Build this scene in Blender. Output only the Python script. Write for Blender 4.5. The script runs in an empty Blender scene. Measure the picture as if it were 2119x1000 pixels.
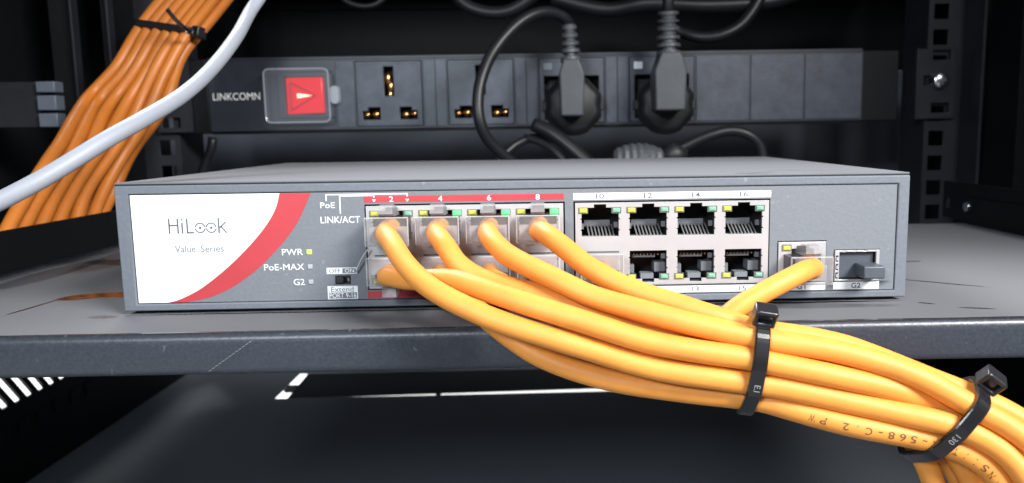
import bpy, bmesh, math, random
from mathutils import Vector, Matrix, noise
R = math.radians
S = 0.001                      # everything below is written in millimetres
C = bpy.context.scene.collection
sc = bpy.context.scene
# ------------------------------------------------------------------ camera
cam = bpy.data.cameras.new('camera'); co = bpy.data.objects.new('camera', cam); C.objects.link(co)
yaw, pitch, roll = 0.034, 0.135, -0.012
cy, sy, cp, sp, cr, sr = math.cos(yaw), math.sin(yaw), math.cos(pitch), math.sin(pitch), math.cos(roll), math.sin(roll)
f = Vector((sy*cp, cy*cp, -sp)); r = Vector((cy, -sy, 0)); u = r.cross(f)
r2 = cr*r + sr*u; u2 = -sr*r + cr*u
CAM = Vector((7.355, -228.794, 50.152))
m = Matrix((r2, u2, -f)).transposed().to_4x4(); m.translation = CAM*S
co.matrix_world = m
cam.sensor_width = 36; cam.lens = 28.25; cam.shift_x = -0.0591; cam.clip_start = 0.01; cam.clip_end = 50
cam.dof.use_dof = True; cam.dof.focus_distance = 0.214; cam.dof.aperture_fstop = 24
sc.camera = co
# ------------------------------------------------------------------ world = the bright room round the open rack
w = bpy.data.worlds.new('World'); sc.world = w; w.use_nodes = True
bg = w.node_tree.nodes['Background']; bg.inputs[0].default_value = (0.86, 0.93, 1.0, 1); bg.inputs[1].default_value = 0.10
def area(name, loc, target, sx, sy_, power, col, spread=180):
    l = bpy.data.lights.new(name, 'AREA'); l.shape = 'RECTANGLE'; l.size = sx*S; l.size_y = sy_*S
    l.energy = power; l.color = col; l.spread = R(spread)
    o = bpy.data.objects.new(name, l); C.objects.link(o); o.location = Vector(loc)*S
    o.rotation_euler = (Vector(target)-Vector(loc)).to_track_quat('-Z', 'Y').to_euler()
    return o
area('ceiling_tube_light', (430, -430, 420), (60, 40, 20), 340, 140, 2.5, (1.0, 0.98, 0.96), 75)
area('aisle_light', (-230, -560, 270), (20, 120, 30), 180, 100, .42, (0.86, 0.93, 1.0), 60)
area('room_light_behind_rack', (-900, 1300, 1300), (-600, 700, -260), 900, 900, 90, (1, 1, 1))
sc.view_settings.view_transform = 'Standard'; sc.view_settings.look = 'None'
sc.view_settings.exposure = 0.0; sc.view_settings.gamma = 1
sc.cycles.use_denoising = True; sc.cycles.max_bounces = 8; sc.cycles.transparent_max_bounces = 16
sc.cycles.caustics_reflective = False; sc.cycles.caustics_refractive = False

# ------------------------------------------------------------------ materials
def mat(name, col, rough=.5, metal=0, spec=.5, bump=0, bscale=800, vary=0, vscale=60, alpha=1, coat=0, emit=None, es=1, sss=0, bdist=.0003):
    m = bpy.data.materials.new(name); m.use_nodes = True; nt = m.node_tree; N = nt.nodes; Lk = nt.links
    b = N['Principled BSDF']; b.inputs['Base Color'].default_value = (*col, 1); b.inputs['Roughness'].default_value = rough
    b.inputs['Metallic'].default_value = metal; b.inputs['Specular IOR Level'].default_value = spec
    b.inputs['Coat Weight'].default_value = coat; b.inputs['Alpha'].default_value = alpha
    if emit: b.inputs['Emission Color'].default_value = (*emit, 1); b.inputs['Emission Strength'].default_value = es
    if sss: b.inputs['Subsurface Weight'].default_value = sss; b.inputs['Subsurface Radius'].default_value = (.004, .0015, .0005); b.inputs['Subsurface Scale'].default_value = 1
    tc = N.new('ShaderNodeTexCoord')
    if bump:
        n = N.new('ShaderNodeTexNoise'); n.inputs['Scale'].default_value = bscale; n.inputs['Detail'].default_value = 3
        Lk.new(tc.outputs['Object'], n.inputs['Vector'])
        bp = N.new('ShaderNodeBump'); bp.inputs['Strength'].default_value = bump; bp.inputs['Distance'].default_value = bdist
        Lk.new(n.outputs['Fac'], bp.inputs['Height']); Lk.new(bp.outputs[0], b.inputs['Normal'])
    if vary:
        n = N.new('ShaderNodeTexNoise'); n.inputs['Scale'].default_value = vscale; n.inputs['Detail'].default_value = 6; n.inputs['Roughness'].default_value = .65
        Lk.new(tc.outputs['Object'], n.inputs['Vector'])
        mr = N.new('ShaderNodeMapRange'); mr.inputs[1].default_value = .3; mr.inputs[2].default_value = .7
        mr.inputs[3].default_value = 1-vary; mr.inputs[4].default_value = 1+vary
        Lk.new(n.outputs['Fac'], mr.inputs[0])
        mx = N.new('ShaderNodeVectorMath'); mx.operation = 'SCALE'; mx.inputs[0].default_value = col
        Lk.new(mr.outputs[0], mx.inputs['Scale']); Lk.new(mx.outputs[0], b.inputs['Base Color'])
    return m
def dusty(name, dark, dust, rough_dark=.3, amount=1.0, streaks=(), bump=.25, fade=None, patchy=.12, invert=()):
    """steel under a film of dust; streaks = (x, y, half length, half width, angle, strength) in mm on the local XY plane where the film thins: finger wipes and some painted shade"""
    m = bpy.data.materials.new(name); m.use_nodes = True; nt = m.node_tree; N = nt.nodes; Lk = nt.links
    b = N['Principled BSDF']; tc = N.new('ShaderNodeTexCoord')
    def math_(op, a, c, clamp=False):
        n = N.new('ShaderNodeMath'); n.operation = op; n.use_clamp = clamp
        for i, v in enumerate((a, c)):
            if v is None: continue
            if isinstance(v, (int, float)): n.inputs[i].default_value = v
            else: Lk.new(v, n.inputs[i])
        return n.outputs[0]
    def nz(scale, detail=4, vec=None, stretch=None):
        n = N.new('ShaderNodeTexNoise'); n.inputs['Scale'].default_value = scale; n.inputs['Detail'].default_value = detail
        src = vec or tc.outputs['Object']
        if stretch:
            mp = N.new('ShaderNodeMapping'); mp.inputs['Scale'].default_value = stretch; Lk.new(src, mp.inputs['Vector']); src = mp.outputs[0]
        Lk.new(src, n.inputs['Vector']); return n
    big = nz(14, 5, stretch=(1, 1.7, 1)); fine = nz(1300, 2)
    mask = math_('MULTIPLY', math_('SUBTRACT', 1.0, math_('MULTIPLY', math_('SUBTRACT', big.outputs['Fac'], .45), patchy*6, True)), amount, True)
    wob = nz(90, 3)
    wv = N.new('ShaderNodeVectorMath'); wv.operation = 'MULTIPLY_ADD'; Lk.new(wob.outputs['Color'], wv.inputs[0]); wv.inputs[1].default_value = (.0016, .0016, 0)
    Lk.new(tc.outputs['Object'], wv.inputs[2])
    for (x, y, hl, hw, ang, st) in streaks:
        mp = N.new('ShaderNodeMapping'); mp.vector_type = 'TEXTURE'
        mp.inputs['Location'].default_value = ((x+.8)*S, (y+.8)*S, 0); mp.inputs['Rotation'].default_value = (0, 0, R(ang)); mp.inputs['Scale'].default_value = (hl*S, hw*S, 1e6)
        Lk.new(wv.outputs[0], mp.inputs['Vector'])
        ln = N.new('ShaderNodeVectorMath'); ln.operation = 'LENGTH'; Lk.new(mp.outputs[0], ln.inputs[0])
        k = N.new('ShaderNodeMapRange'); k.interpolation_type = 'SMOOTHSTEP'; k.inputs[1].default_value = .75; k.inputs[2].default_value = 1.05; k.inputs[3].default_value = 1-st; k.inputs[4].default_value = 1
        Lk.new(ln.outputs['Value'], k.inputs[0]); mask = math_('MULTIPLY', mask, k.outputs[0])
    if fade:
        sx = N.new('ShaderNodeSeparateXYZ'); Lk.new(tc.outputs['Object'], sx.inputs[0])
        for (axis, a0, a1, v0, v1) in fade:
            k = N.new('ShaderNodeMapRange'); k.interpolation_type = 'SMOOTHSTEP'; k.inputs[1].default_value = a0*S; k.inputs[2].default_value = a1*S; k.inputs[3].default_value = v0; k.inputs[4].default_value = v1
            ad = math_('ADD', sx.outputs[axis], math_('MULTIPLY', math_('SUBTRACT', big.outputs['Fac'], .5), .02))
            Lk.new(ad, k.inputs[0]); mask = math_('MULTIPLY', mask, k.outputs[0])
    spk = nz(420, 1); speck = math_('MULTIPLY', math_('SUBTRACT', spk.outputs['Fac'], .73), 7.0, True)
    sp = math_('ADD', math_('MULTIPLY', math_('SUBTRACT', fine.outputs['Fac'], .5), .3), mask)
    mask = math_('ADD', math_('MULTIPLY', sp, math_('GREATER_THAN', mask, .02)), speck, True)
    mx = N.new('ShaderNodeMix'); mx.data_type = 'RGBA'; mx.inputs[6].default_value = (*dark, 1); mx.inputs[7].default_value = (*dust, 1)
    Lk.new(mask, mx.inputs[0]); Lk.new(mx.outputs[2], b.inputs['Base Color'])
    mr = N.new('ShaderNodeMapRange'); mr.inputs[3].default_value = rough_dark; mr.inputs[4].default_value = .85; Lk.new(mask, mr.inputs[0]); Lk.new(mr.outputs[0], b.inputs['Roughness'])
    if bump:
        bp = N.new('ShaderNodeBump'); bp.inputs['Strength'].default_value = bump; bp.inputs['Distance'].default_value = .0003
        pe = nz(700, 2); Lk.new(pe.outputs['Fac'], bp.inputs['Height']); Lk.new(bp.outputs[0], b.inputs['Normal'])
    return m
M = {}
M['bezel'] = dusty('bezel_paint', (.05, .06, .075), (.19, .215, .25), .45, .55, bump=.3, patchy=.05)
M['plate'] = dusty('front_plate_print', (.08, .09, .105), (.195, .215, .24), .5, .6, bump=.3, patchy=.06)
M['lid'] = dusty('dusty_lid', (.03, .033, .04), (.14, .148, .165), .35, 1.0, streaks=[(90, 19-75, 15, 1.1, -8, .6), (70, 8-75, 7, 2, 0, .7), (-99, 12-75, 12, 1.0, 70, .7), (-94, 20-75, 14, .9, 66, .6), (-103, 8-75, 8, 1, 60, .5), (96, 7-75, 14, .8, 0, .5), (20, 2-75, 40, .8, 0, .5), (-20, -15, 5, 3, 0, .25)], bump=.15, patchy=.03)
M['steel_dark'] = mat('black_powder_coat', (.022, .024, .027), .42, bump=.35, bscale=650, vary=.2)
M['lip'] = dusty('shelf_lip_paint', (.022, .027, .038), (.11, .13, .16), .32, .12, bump=.2, patchy=.05)
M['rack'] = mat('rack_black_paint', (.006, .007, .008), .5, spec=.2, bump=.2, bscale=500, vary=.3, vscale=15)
M['post'] = mat('rack_post_paint', (.018, .02, .024), .45, spec=.3, bump=.2, bscale=500, vary=.3, vscale=25)
M['backp'] = mat('rear_panel_paint', (.10, .12, .155), .5, bump=.15, bscale=500, vary=.15, vscale=18)
M['base'] = dusty('cabinet_base_paint', (.09, .105, .125), (.23, .25, .285), .36, .45, bump=.1, patchy=.12)
M['pdu'] = mat('power_strip_plastic', (.045, .055, .076), .42, bump=.25, bscale=900, vary=.34, vscale=90)
M['pduframe'] = mat('power_strip_extrusion', (.022, .027, .038), .4, bump=.15, bscale=700, vary=.2)
M['white'] = mat('white_print', (.86, .88, .9), .5)
M['label'] = mat('white_label_film', (.80, .83, .85), .35, vary=.035, vscale=40)
M['greyink'] = mat('grey_ink', (.11, .11, .125), .5)
M['paleink'] = mat('pale_grey_ink', (.17, .2, .23), .5)
M['red'] = mat('red_print', (.43, .04, .05), .5, vary=.08)
M['jack'] = mat('tinned_shield', (.47, .465, .475), .42, metal=.35, bump=.06, bscale=400, vary=.06)
M['gap'] = mat('dark_gap', (.01, .01, .012), .7)
M['housing'] = mat('jack_plastic', (.018, .02, .024), .4)
M['contact'] = mat('contact_wires', (.42, .42, .42), .3, metal=.7)
M['ledge'] = mat('jack_grey_plastic', (.16, .18, .2), .4)
M['ledyellow'] = mat('yellow_led_off', (.5, .5, .1), .25, coat=.5, emit=(.6, .6, .05), es=.08)  # unlit lens, brightened by a faint added glow
M['ledpale'] = mat('green_led_off', (.2, .38, .3), .25, coat=.5)
M['ledgreen'] = mat('green_led_lit', (.1, .6, .2), .25, coat=.5, emit=(.12, 1, .25), es=1.1)
M['ledpwr'] = mat('power_led_lit', (.5, .8, .1), .3, emit=(.65, 1, .1), es=1.0)
M['leddead'] = mat('indicator_off', (.35, .4, .42), .3)
M['ledrim'] = mat('led_rim', (.12, .14, .1), .4)
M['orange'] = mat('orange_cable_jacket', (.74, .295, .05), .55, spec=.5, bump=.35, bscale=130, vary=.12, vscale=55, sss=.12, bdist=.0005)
M['orangefar'] = mat('dim_orange_cable_jacket', (.50, .155, .022), .45, spec=.5, bump=.12, bscale=180, vary=.22, vscale=22, bdist=.0005)  # orange jacket darkened in colour for the dim light on the far bundle
M['whitecable'] = mat('white_cable_jacket', (.31, .335, .385), .5, bump=.08, bscale=300, vary=.04)
M['clear'] = mat('clear_plug_plastic', (.36, .355, .37), .14, spec=.7, alpha=.3, coat=.8)
M['clip'] = mat('clear_latch_plastic', (.42, .42, .44), .3, spec=.6, alpha=.45)
M['plugrim'] = mat('clear_plug_edges', (.6, .6, .62), .2, spec=.8, alpha=.5, coat=.6)
M['gold'] = mat('gold_contact', (.8, .6, .25), .3, metal=1)
M['tie'] = mat('black_nylon', (.012, .012, .014), .2, spec=.6, bump=.08, bscale=300)
M['tiehead'] = mat('grey_black_nylon_head', (.016, .016, .019), .3, bump=.1, bscale=300)
M['ink'] = mat('black_ink', (.12, .06, .02), .6)
M['emboss'] = mat('embossed_mark', (.3, .3, .32), .4)
M['rubber'] = mat('black_cord_rubber', (.010, .011, .013), .42, spec=.35, bump=.1, bscale=300)
M['plug'] = mat('black_plug_rubber', (.05, .056, .064), .5, bump=.2, bscale=600, vary=.2)
M['plugbase'] = mat('plug_base_plastic', (.007, .008, .009), .55, bump=.1)
M['brass'] = mat('brass_contact', (.85, .45, .16), .28, metal=1)
M['hole'] = mat('socket_inside', (.006, .006, .007), .7)
M['screw'] = mat('zinc_screw', (.75, .8, .85), .22, metal=1, bump=.4, bscale=250)
M['rocker'] = mat('lit_red_rocker', (.45, .01, .015), .25, emit=(1, .03, .04), es=.5)
M['hot'] = mat('rocker_lamp_glow', (1, .5, .3), .3, emit=(1, .5, .3), es=3)
M['cover'] = mat('clear_switch_cover', (.55, .6, .68), .1, spec=.8, alpha=.10, coat=1)
M['coveredge'] = mat('clear_cover_edge', (.5, .55, .62), .15, spec=.8, alpha=.5, coat=1)
M['dustplug'] = mat('grey_rubber_cap', (.06, .072, .09), .5, bump=.15, vary=.15)
M['floor'] = mat('pale_floor', (.78, .78, .76), .5, vary=.05, vscale=3)
M['fibre'] = mat('dust_fibre', (.55, .55, .56), .7, alpha=.7)
# ------------------------------------------------------------------ mesh helpers
ORG = {}
class MB:
    def __init__(s): s.v = []; s.f = []
    def add(s, v, f):
        k = len(s.v); s.v += [Vector(p) for p in v]; s.f += [tuple(i+k for i in q) for q in f]; return s
    def box(s, x0, x1, y0, y1, z0, z1, M4=None):
        v = [Vector((x, y, z)) for x in (x0, x1) for y in (y0, y1) for z in (z0, z1)]
        if M4: v = [M4 @ p for p in v]
        return s.add(v, [(0, 1, 3, 2), (4, 6, 7, 5), (0, 4, 5, 1), (2, 3, 7, 6), (0, 2, 6, 4), (1, 5, 7, 3)])
    def prism(s, poly, y0, y1):      # polygon in XZ, anticlockwise seen from the front (-Y)
        n = len(poly); v = [(x, y0, z) for x, z in poly]+[(x, y1, z) for x, z in poly]
        return s.add(v, [tuple(range(n)), tuple(range(2*n-1, n-1, -1))]+[(i, i+n, (i+1) % n+n, (i+1) % n) for i in range(n)])
    def loft(s, rings, cap=True):
        n = len(rings[0]); v = [p for q in rings for p in q]; F = []
        for k in range(len(rings)-1):
            for i in range(n): F.append((k*n+i, k*n+(i+1) % n, (k+1)*n+(i+1) % n, (k+1)*n+i))
        if cap: F.append(tuple(range(n-1, -1, -1))); F.append(tuple(range((len(rings)-1)*n, len(rings)*n)))
        return s.add(v, F)
    def tube(s, path, rad, n=16, cap=True):
        P = [Vector(p) for p in path]; rings = []; N0 = None
        for i, c in enumerate(P):
            t = (P[min(i+1, len(P)-1)]-P[max(i-1, 0)]).normalized()
            N0 = (Vector((0, -1, .3)) if N0 is None else N0); N0 = (N0-N0.dot(t)*t)
            if N0.length < 1e-4: N0 = t.orthogonal()
            N0.normalize(); b = t.cross(N0); rr = rad[i] if isinstance(rad, (list, tuple)) else rad
            rings.append([c+rr*(math.cos(a)*N0+math.sin(a)*b) for a in (2*math.pi*k/n for k in range(n))])
        return s.loft(rings, cap)
    def plate(s, x0, x1, z0, z1, holes, y0, y1):      # a sheet in XZ with real rectangular holes
        xs = sorted({x0, x1, *[h for q in holes for h in (q[0], q[1])]}); zs = sorted({z0, z1, *[h for q in holes for h in (q[2], q[3])]})
        nx, nz = len(xs)-1, len(zs)-1
        def solid(i, j):
            if i < 0 or j < 0 or i >= nx or j >= nz: return False
            a, b = (xs[i]+xs[i+1])/2, (zs[j]+zs[j+1])/2
            return not any(q[0] < a < q[1] and q[2] < b < q[3] for q in holes)
        idx = {}; v = []; F = []
        def V(i, j, k):
            if (i, j, k) not in idx: idx[i, j, k] = len(v); v.append((xs[i], (y0, y1)[k], zs[j]))
            return idx[i, j, k]
        for i in range(nx):
            for j in range(nz):
                if not solid(i, j): continue
                F.append((V(i, j, 0), V(i+1, j, 0), V(i+1, j+1, 0), V(i, j+1, 0)))
                F.append((V(i, j, 1), V(i, j+1, 1), V(i+1, j+1, 1), V(i+1, j, 1)))
                if not solid(i-1, j): F.append((V(i, j, 0), V(i, j+1, 0), V(i, j+1, 1), V(i, j, 1)))
                if not solid(i+1, j): F.append((V(i+1, j, 0), V(i+1, j, 1), V(i+1, j+1, 1), V(i+1, j+1, 0)))
                if not solid(i, j-1): F.append((V(i, j, 0), V(i, j, 1), V(i+1, j, 1), V(i+1, j, 0)))
                if not solid(i, j+1): F.append((V(i, j+1, 0), V(i+1, j+1, 0), V(i+1, j+1, 1), V(i, j+1, 1)))
        return s.add(v, F)
    def mesh(s, name, material, org=(0, 0, 0), smooth=False):
        me = bpy.data.meshes.new(name); o = Vector(org); me.from_pydata([(p-o)*S for p in s.v], [], s.f); me.update()
        bm = bmesh.new(); bm.from_mesh(me); bmesh.ops.recalc_face_normals(bm, faces=bm.faces); bm.to_mesh(me); bm.free()
        me.materials.append(material)
        if smooth: me.polygons.foreach_set('use_smooth', [True]*len(me.polygons))
        return me
    def build(s, name, material, parent=None, bevel=0, smooth=False, seg=2):
        me = s.mesh(name, material, ORG.get(parent.name, (0, 0, 0)) if parent else (0, 0, 0), smooth)
        return link(name, me, parent, bevel, seg)
def link(name, me, parent=None, bevel=0, seg=2, loc=(0, 0, 0)):
    o = bpy.data.objects.new(name, me); C.objects.link(o); o.parent = parent; o.location = Vector(loc)*S
    if parent: ORG[o.name] = ORG.get(parent.name, (0, 0, 0))
    if bevel:
        b = o.modifiers.new('bevel', 'BEVEL'); b.width = bevel*S; b.segments = seg; b.limit_method = 'ANGLE'; b.angle_limit = R(40)
        b.harden_normals = False
        me.polygons.foreach_set('use_smooth', [True]*len(me.polygons)); me.set_sharp_from_angle(angle=R(50))
    return o
def tag(o, label=None, cat=None, group=None, kind=None):
    for k, v in (('label', label), ('category', cat), ('group', group), ('kind', kind)):
        if v: o[k] = v
    return o
def thing(name, loc, label, cat, group=None):
    o = bpy.data.objects.new(name, None); C.objects.link(o); o.location = Vector(loc)*S; o.empty_display_size = .01
    ORG[o.name] = tuple(loc); return tag(o, label, cat, group)
def glyphs(body, bold=0):
    """text as flat polygons: (verts 2D, faces)"""
    cu = bpy.data.curves.new('lettering', 'FONT'); cu.body = body; cu.size = 1; cu.resolution_u = 3; cu.offset = bold
    o = bpy.data.objects.new('lettering', cu); C.objects.link(o); bpy.context.view_layer.update()
    me = bpy.data.meshes.new_from_object(o.evaluated_get(bpy.context.evaluated_depsgraph_get()))
    v = [(p.co.x, p.co.y) for p in me.vertices]; F = [tuple(p.vertices) for p in me.polygons]
    bpy.data.objects.remove(o); bpy.data.curves.remove(cu); bpy.data.meshes.remove(me)
    return v, F
def text(body, x0, x1, z0, z1, y, material, parent, name='lettering', bold=0):
    """letters as thin proud print filling the box x0..x1, z0..z1 on a plane facing the front"""
    v, F = glyphs(body, bold); ax, bx = min(p[0] for p in v), max(p[0] for p in v); az, bz = min(p[1] for p in v), max(p[1] for p in v)
    mb = MB(); mb.add([(x0+(p[0]-ax)/(bx-ax)*(x1-x0), y, z0+(p[1]-az)/(bz-az)*(z1-z0)) for p in v], F)
    me = mb.mesh(name, material, ORG.get(parent.name, (0, 0, 0)))
    return link(name, me, parent)
def smoothpath(P, step=1.5):
    P = [Vector(p) for p in P]; n = len(P); Q = []
    for i in range(n-1):
        a, b, c, d = P[max(i-1, 0)], P[i], P[i+1], P[min(i+2, n-1)]
        k = max(1, int((c-b).length/step))
        for j in range(k):
            t = j/k; Q.append(.5*((2*b)+(c-a)*t+(2*a-5*b+4*c-d)*t*t+(3*b-a-3*c+d)*t**3))
    Q.append(P[-1]); return Q
# ================================================================== the rack round the shelf
def cabinet():
    b = MB(); b.box(-300, 330, 450, 453, -150, 98); b.box(-240, 270, 448, 450, 8, 13)
    o = b.build('wall_back', M['backp'], None, .5); tag(o, kind='structure')
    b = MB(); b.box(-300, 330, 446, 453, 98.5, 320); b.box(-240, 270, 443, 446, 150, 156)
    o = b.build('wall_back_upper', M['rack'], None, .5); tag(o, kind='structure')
    # left side wall with slanted ventilation slots; the slots are real openings
    t = MB(); x0, x1 = -302, -300
    cols = [(197.0+k*11.0) for k in range(-9, 20)]; top, bot = -66, -101; dy = 28
    t.box(x0, x1, -120, 450, top, 320); t.box(x0, x1, -120, 450, -150, bot)
    sl = 11.0
    prev = -120
    for k, y in enumerate(cols):
        # each bar between two slots is a slanted parallelogram
        v = [(x, yy, z) for x in (x0, x1) for (yy, z) in ((y, top), (y+4.8, top), (y+4.8+dy, bot), (y+dy, bot))]
        t.add(v, [(0, 1, 2, 3), (7, 6, 5, 4), (0, 4, 5, 1), (1, 5, 6, 2), (2, 6, 7, 3), (3, 7, 4, 0)])
    t.box(x0, x1, -120, cols[0]+2, bot, top); t.box(x0, x1, cols[-1]+30, 450, bot, top)
    # a second inner row, closed by a dull plate
    o = t.build('wall_left', M['rack']); tag(o, kind='structure')
    for k in range(7): MB().box(-300, -299, 196+k*17, 204+k*17, -120, -111).build('blanking_pad', M['rack'], o, .3)
    o = MB().box(330, 332, -120, 450, -150, 320).build('wall_right', M['rack']); tag(o, kind='structure')
    # base with a cable entry at the back, mostly covered by a black plate
    b = MB()
    v = MB()
    def basesheet():
        xs = [-300, -203, 190, 330]; ys = [-120, 375, 441, 450]; mb = MB()
        for i in range(3):
            for j in range(3):
                if i == 1 and j == 1: continue
                mb.box(xs[i], xs[i+1], ys[j], ys[j+1], -150.8, -150)
        return mb
    o = basesheet().build('base', M['base']); tag(o, kind='structure')
    # low rounded crease running along the base
    t = thing('cover_plate', (0, 400, -153), 'black cover plate in the cabinet base, bright floor showing along its edges', 'cover plate')
    c = MB(); c.add([(x, y, z) for z in (-151.5, -150.9) for (x, y) in ((-194, 378), (200, 391), (200, 449), (-197, 449))], [(0, 1, 2, 3), (7, 6, 5, 4), (0, 4, 5, 1), (1, 5, 6, 2), (2, 6, 7, 3), (3, 7, 4, 0)])
    c.build('plate', M['gap'], t)
    MB().box(-206, -193, 407, 411, -156, -150.7).build('bridge', M['gap'], t); MB().box(-80, -77, 372, 388, -156, -150.85).build('bridge', M['gap'], t)
    o = MB().box(-2500, 2500, -900, 3500, -262, -260).build('floor', M['floor']); tag(o, kind='structure')
    # unseen tray added above the frame to shade the back of the rack
    t = thing('shade_tray', (20, 300, 178), 'unseen black tray added above the power strip to shade the back', 'tray')
    MB().box(-240, 275, 215, 440, 176, 180).build('sheet', M['rack'], t)
    MB().box(-240, 275, 213, 215, 172, 190).build('front_edge', M['rack'], t)
cabinet()

def post(x, flip, label):
    t = thing('rack_post', (x, 290, 0), label, 'rack post', 'square hole rack posts')
    holes = [(x+flip*8-4.75, x+flip*8+4.75, z-4.75, z+4.75) for z in [-4.1+15.9*k for k in range(-5, 19)]]
    a, b_ = sorted((x, x+flip*23))
    MB().plate(a, b_, -85, 320, holes, 285, 286.8).build('perforated_face', M['post'], t, .15)
    MB().box(min(x, x+flip*1.6), max(x, x+flip*1.6), 286.8, 320, -85, 320).build('return_flange', M['post'], t)
    e = x+flip*23; MB().box(min(e, e+flip*1.8), max(e, e+flip*1.8), 262, 285, -85, 320).build('front_flange', M['post'], t)
post(252, 1, 'black rack post with square holes behind the right ear of the power strip')
post(-219.5, -1, 'black rack post with square holes behind the orange bundle, left of the power strip')
def upright(x0, x1, y0, y1, label):
    t = thing('cabinet_upright', ((x0+x1)/2, y0, 0), label, 'upright', 'cabinet uprights')
    mb = MB(); mb.box(x0, x1, y0, y0+1.5, -80, 320); mb.build('face', M['rack'], t, .2)
    mb = MB(); mb.box(x0, x0+1.5, y0+1.5, y1, -80, 320); mb.build('web', M['rack'], t)
    mb = MB(); mb.box(x1-1.2, x1, y0-6, y0, -80, 320); mb.build('lip', M['post'], t, .2)
upright(292, 300, 250, 285, 'thin black upright just right of the perforated rack post')
upright(309, 317, 238, 285, 'thin black upright nearest the right side wall')
upright(-243, -236, 250, 285, 'thin black upright left of the orange bundle, near the tie')
upright(-272, -256, 250, 285, 'wide dim upright behind the grooved bracket on the left')
# grooved bracket on the left
t = thing('rail_bracket', (-270, 200, 67), 'dark grey bracket with two grooves on the left side wall of the rack', 'bracket')
for z0, z1 in ((56, 63), (64.5, 72), (73.5, 79)):
    MB().box(-250.5, -241, 196, 204, z0, z1).build('block', M['backp'], t, .5)
MB().box(-300, -250.5, 199, 204, 56, 79).build('arm', M['post'], t, .4)
# right shelf support with bolt
t = thing('shelf_support', (236, 150, 8), 'black side support strip with a dull bolt at the right end of the shelf', 'support')
MB().plate(0, 120, 1, 21, [(2, 7, 6, 12), (28, 35, 6, 12)], 0, 1.8).build('strip', M['rack'], t)
for o in list(t.children):
    o.rotation_euler.z = R(-90+0); o.location = Vector((-6, 62, -8))*S-Vector((0, 0, 0))
    o.data.transform(Matrix.Translation(Vector(ORG[t.name])*S))
b = MB(); b.tube([(227, 178, 9.5), (224.5, 178, 9.5)], 2.6, 6); b.build('bolt', M['screw'], t, .3)

# ================================================================== shelf
t = thing('rack_shelf', (15, 80, -6), 'dusty black steel rack shelf with a rolled front lip carrying the switch', 'shelf')
def yf(x): return -24.5+(x)*.004
top = MB(); top.add([(x, y, z) for z in (-1.5, 0) for (x, y) in ((-196, -22.3), (229, -24.2), (229, 187), (-196, 187))], [(0, 1, 2, 3), (7, 6, 5, 4), (0, 4, 5, 1), (1, 5, 6, 2), (2, 6, 7, 3), (3, 7, 4, 0)])
ox, oy, oz = 15, 80, -6
def stk(x, y, hl, hw, a, st): return (x-ox, y-oy, hl, hw, a, st)
M['shelf'] = dusty('dusty_shelf_top', (.012, .014, .018), (.135, .141, .155), .12, 1.0, bump=.05, patchy=.04, fade=[(0, -196-ox, -176-ox, .05, 1)],
    streaks=[stk(-147, 14, 13, .9, 84, .9), stk(-139, 29, 10, 5.5, 30, .98), stk(-127, 31, 12, 5.5, 4, .98), stk(-138, 41, 8, 1, 30, .6), stk(-118, -2, 5, 2.2, 0, .6), stk(-160, 100, 22, 9, -10, .6), stk(-178, 75, 7, 40, 0, .55), stk(-170, 120, 12, 50, 0, .5),
             stk(135, 26, 17, .75, -38, 1), stk(146, 68.5, 5, .9, 0, 1), stk(117, -5, 2.8, .8, -35, .85), stk(128, -12.4, 5.5, .9, -18, .75), stk(80, -5, 30, 3.6, -3, .45),
             stk(60, -.5, 54, 1.5, 0, .95), stk(-60, -.5, 56, .9, 0, .8), stk(15, -22.9, 215, 1.0, -.25, .85)])  # the pair along the switch front paints its shadow into the dust
top.build('shelf_top', M['shelf'], t)
# rolled lip: profile swept along X, then flat front
prof = [(-23.2, -.02), (-23.9, -.15), (-24.6, -.55), (-25.1, -1.1), (-25.35, -1.9), (-25.4, -3), (-25.4, -9.2), (-25.2, -10.4), (-24.6, -11), (-23.6, -11.2), (-22.6, -11.2), (-22.6, -10.4), (-23.8, -10.2), (-24.2, -9.6), (-24.2, -3), (-23.6, -1.6)]
rings = []
for x in [-200+430*k/40 for k in range(41)]:
    dy = 1.2-(x-15)*.0045+.12*math.sin(x*.03); dz = .06*math.sin(x*.021+1)
    rings.append([(x, y+dy, z+dz) for y, z in prof])
MB().loft(rings).build('front_lip', M['lip'], t, smooth=True)
tt = MB()
for x0, x1 in ((-199.6, -198), (228, 229.6)): tt.box(x0, x1, -18, 187, -8, 16)
tt = MB().box(-197.6, -196, -20, 187, -8, 16); tt.build('side_flange', M['rack'], t, .3)
tt = MB().box(229, 230.6, -20, 187, -8, 14); tt.build('side_flange', M['rack'], t, .3)
# scratch of dashes on the lip
sc_ = MB()
for k in range(13):
    a = k/13; x = -79.6+11.5*a; z = -9.6+8*a
    sc_.add([(x, -25.62, z), (x+.75, -25.62, z+.35), (x+.7, -25.62, z+.5), (x-.03, -25.62, z+.13)], [(0, 1, 2, 3)])
sc_.build('scratch', M['paleink'], t)

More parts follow.
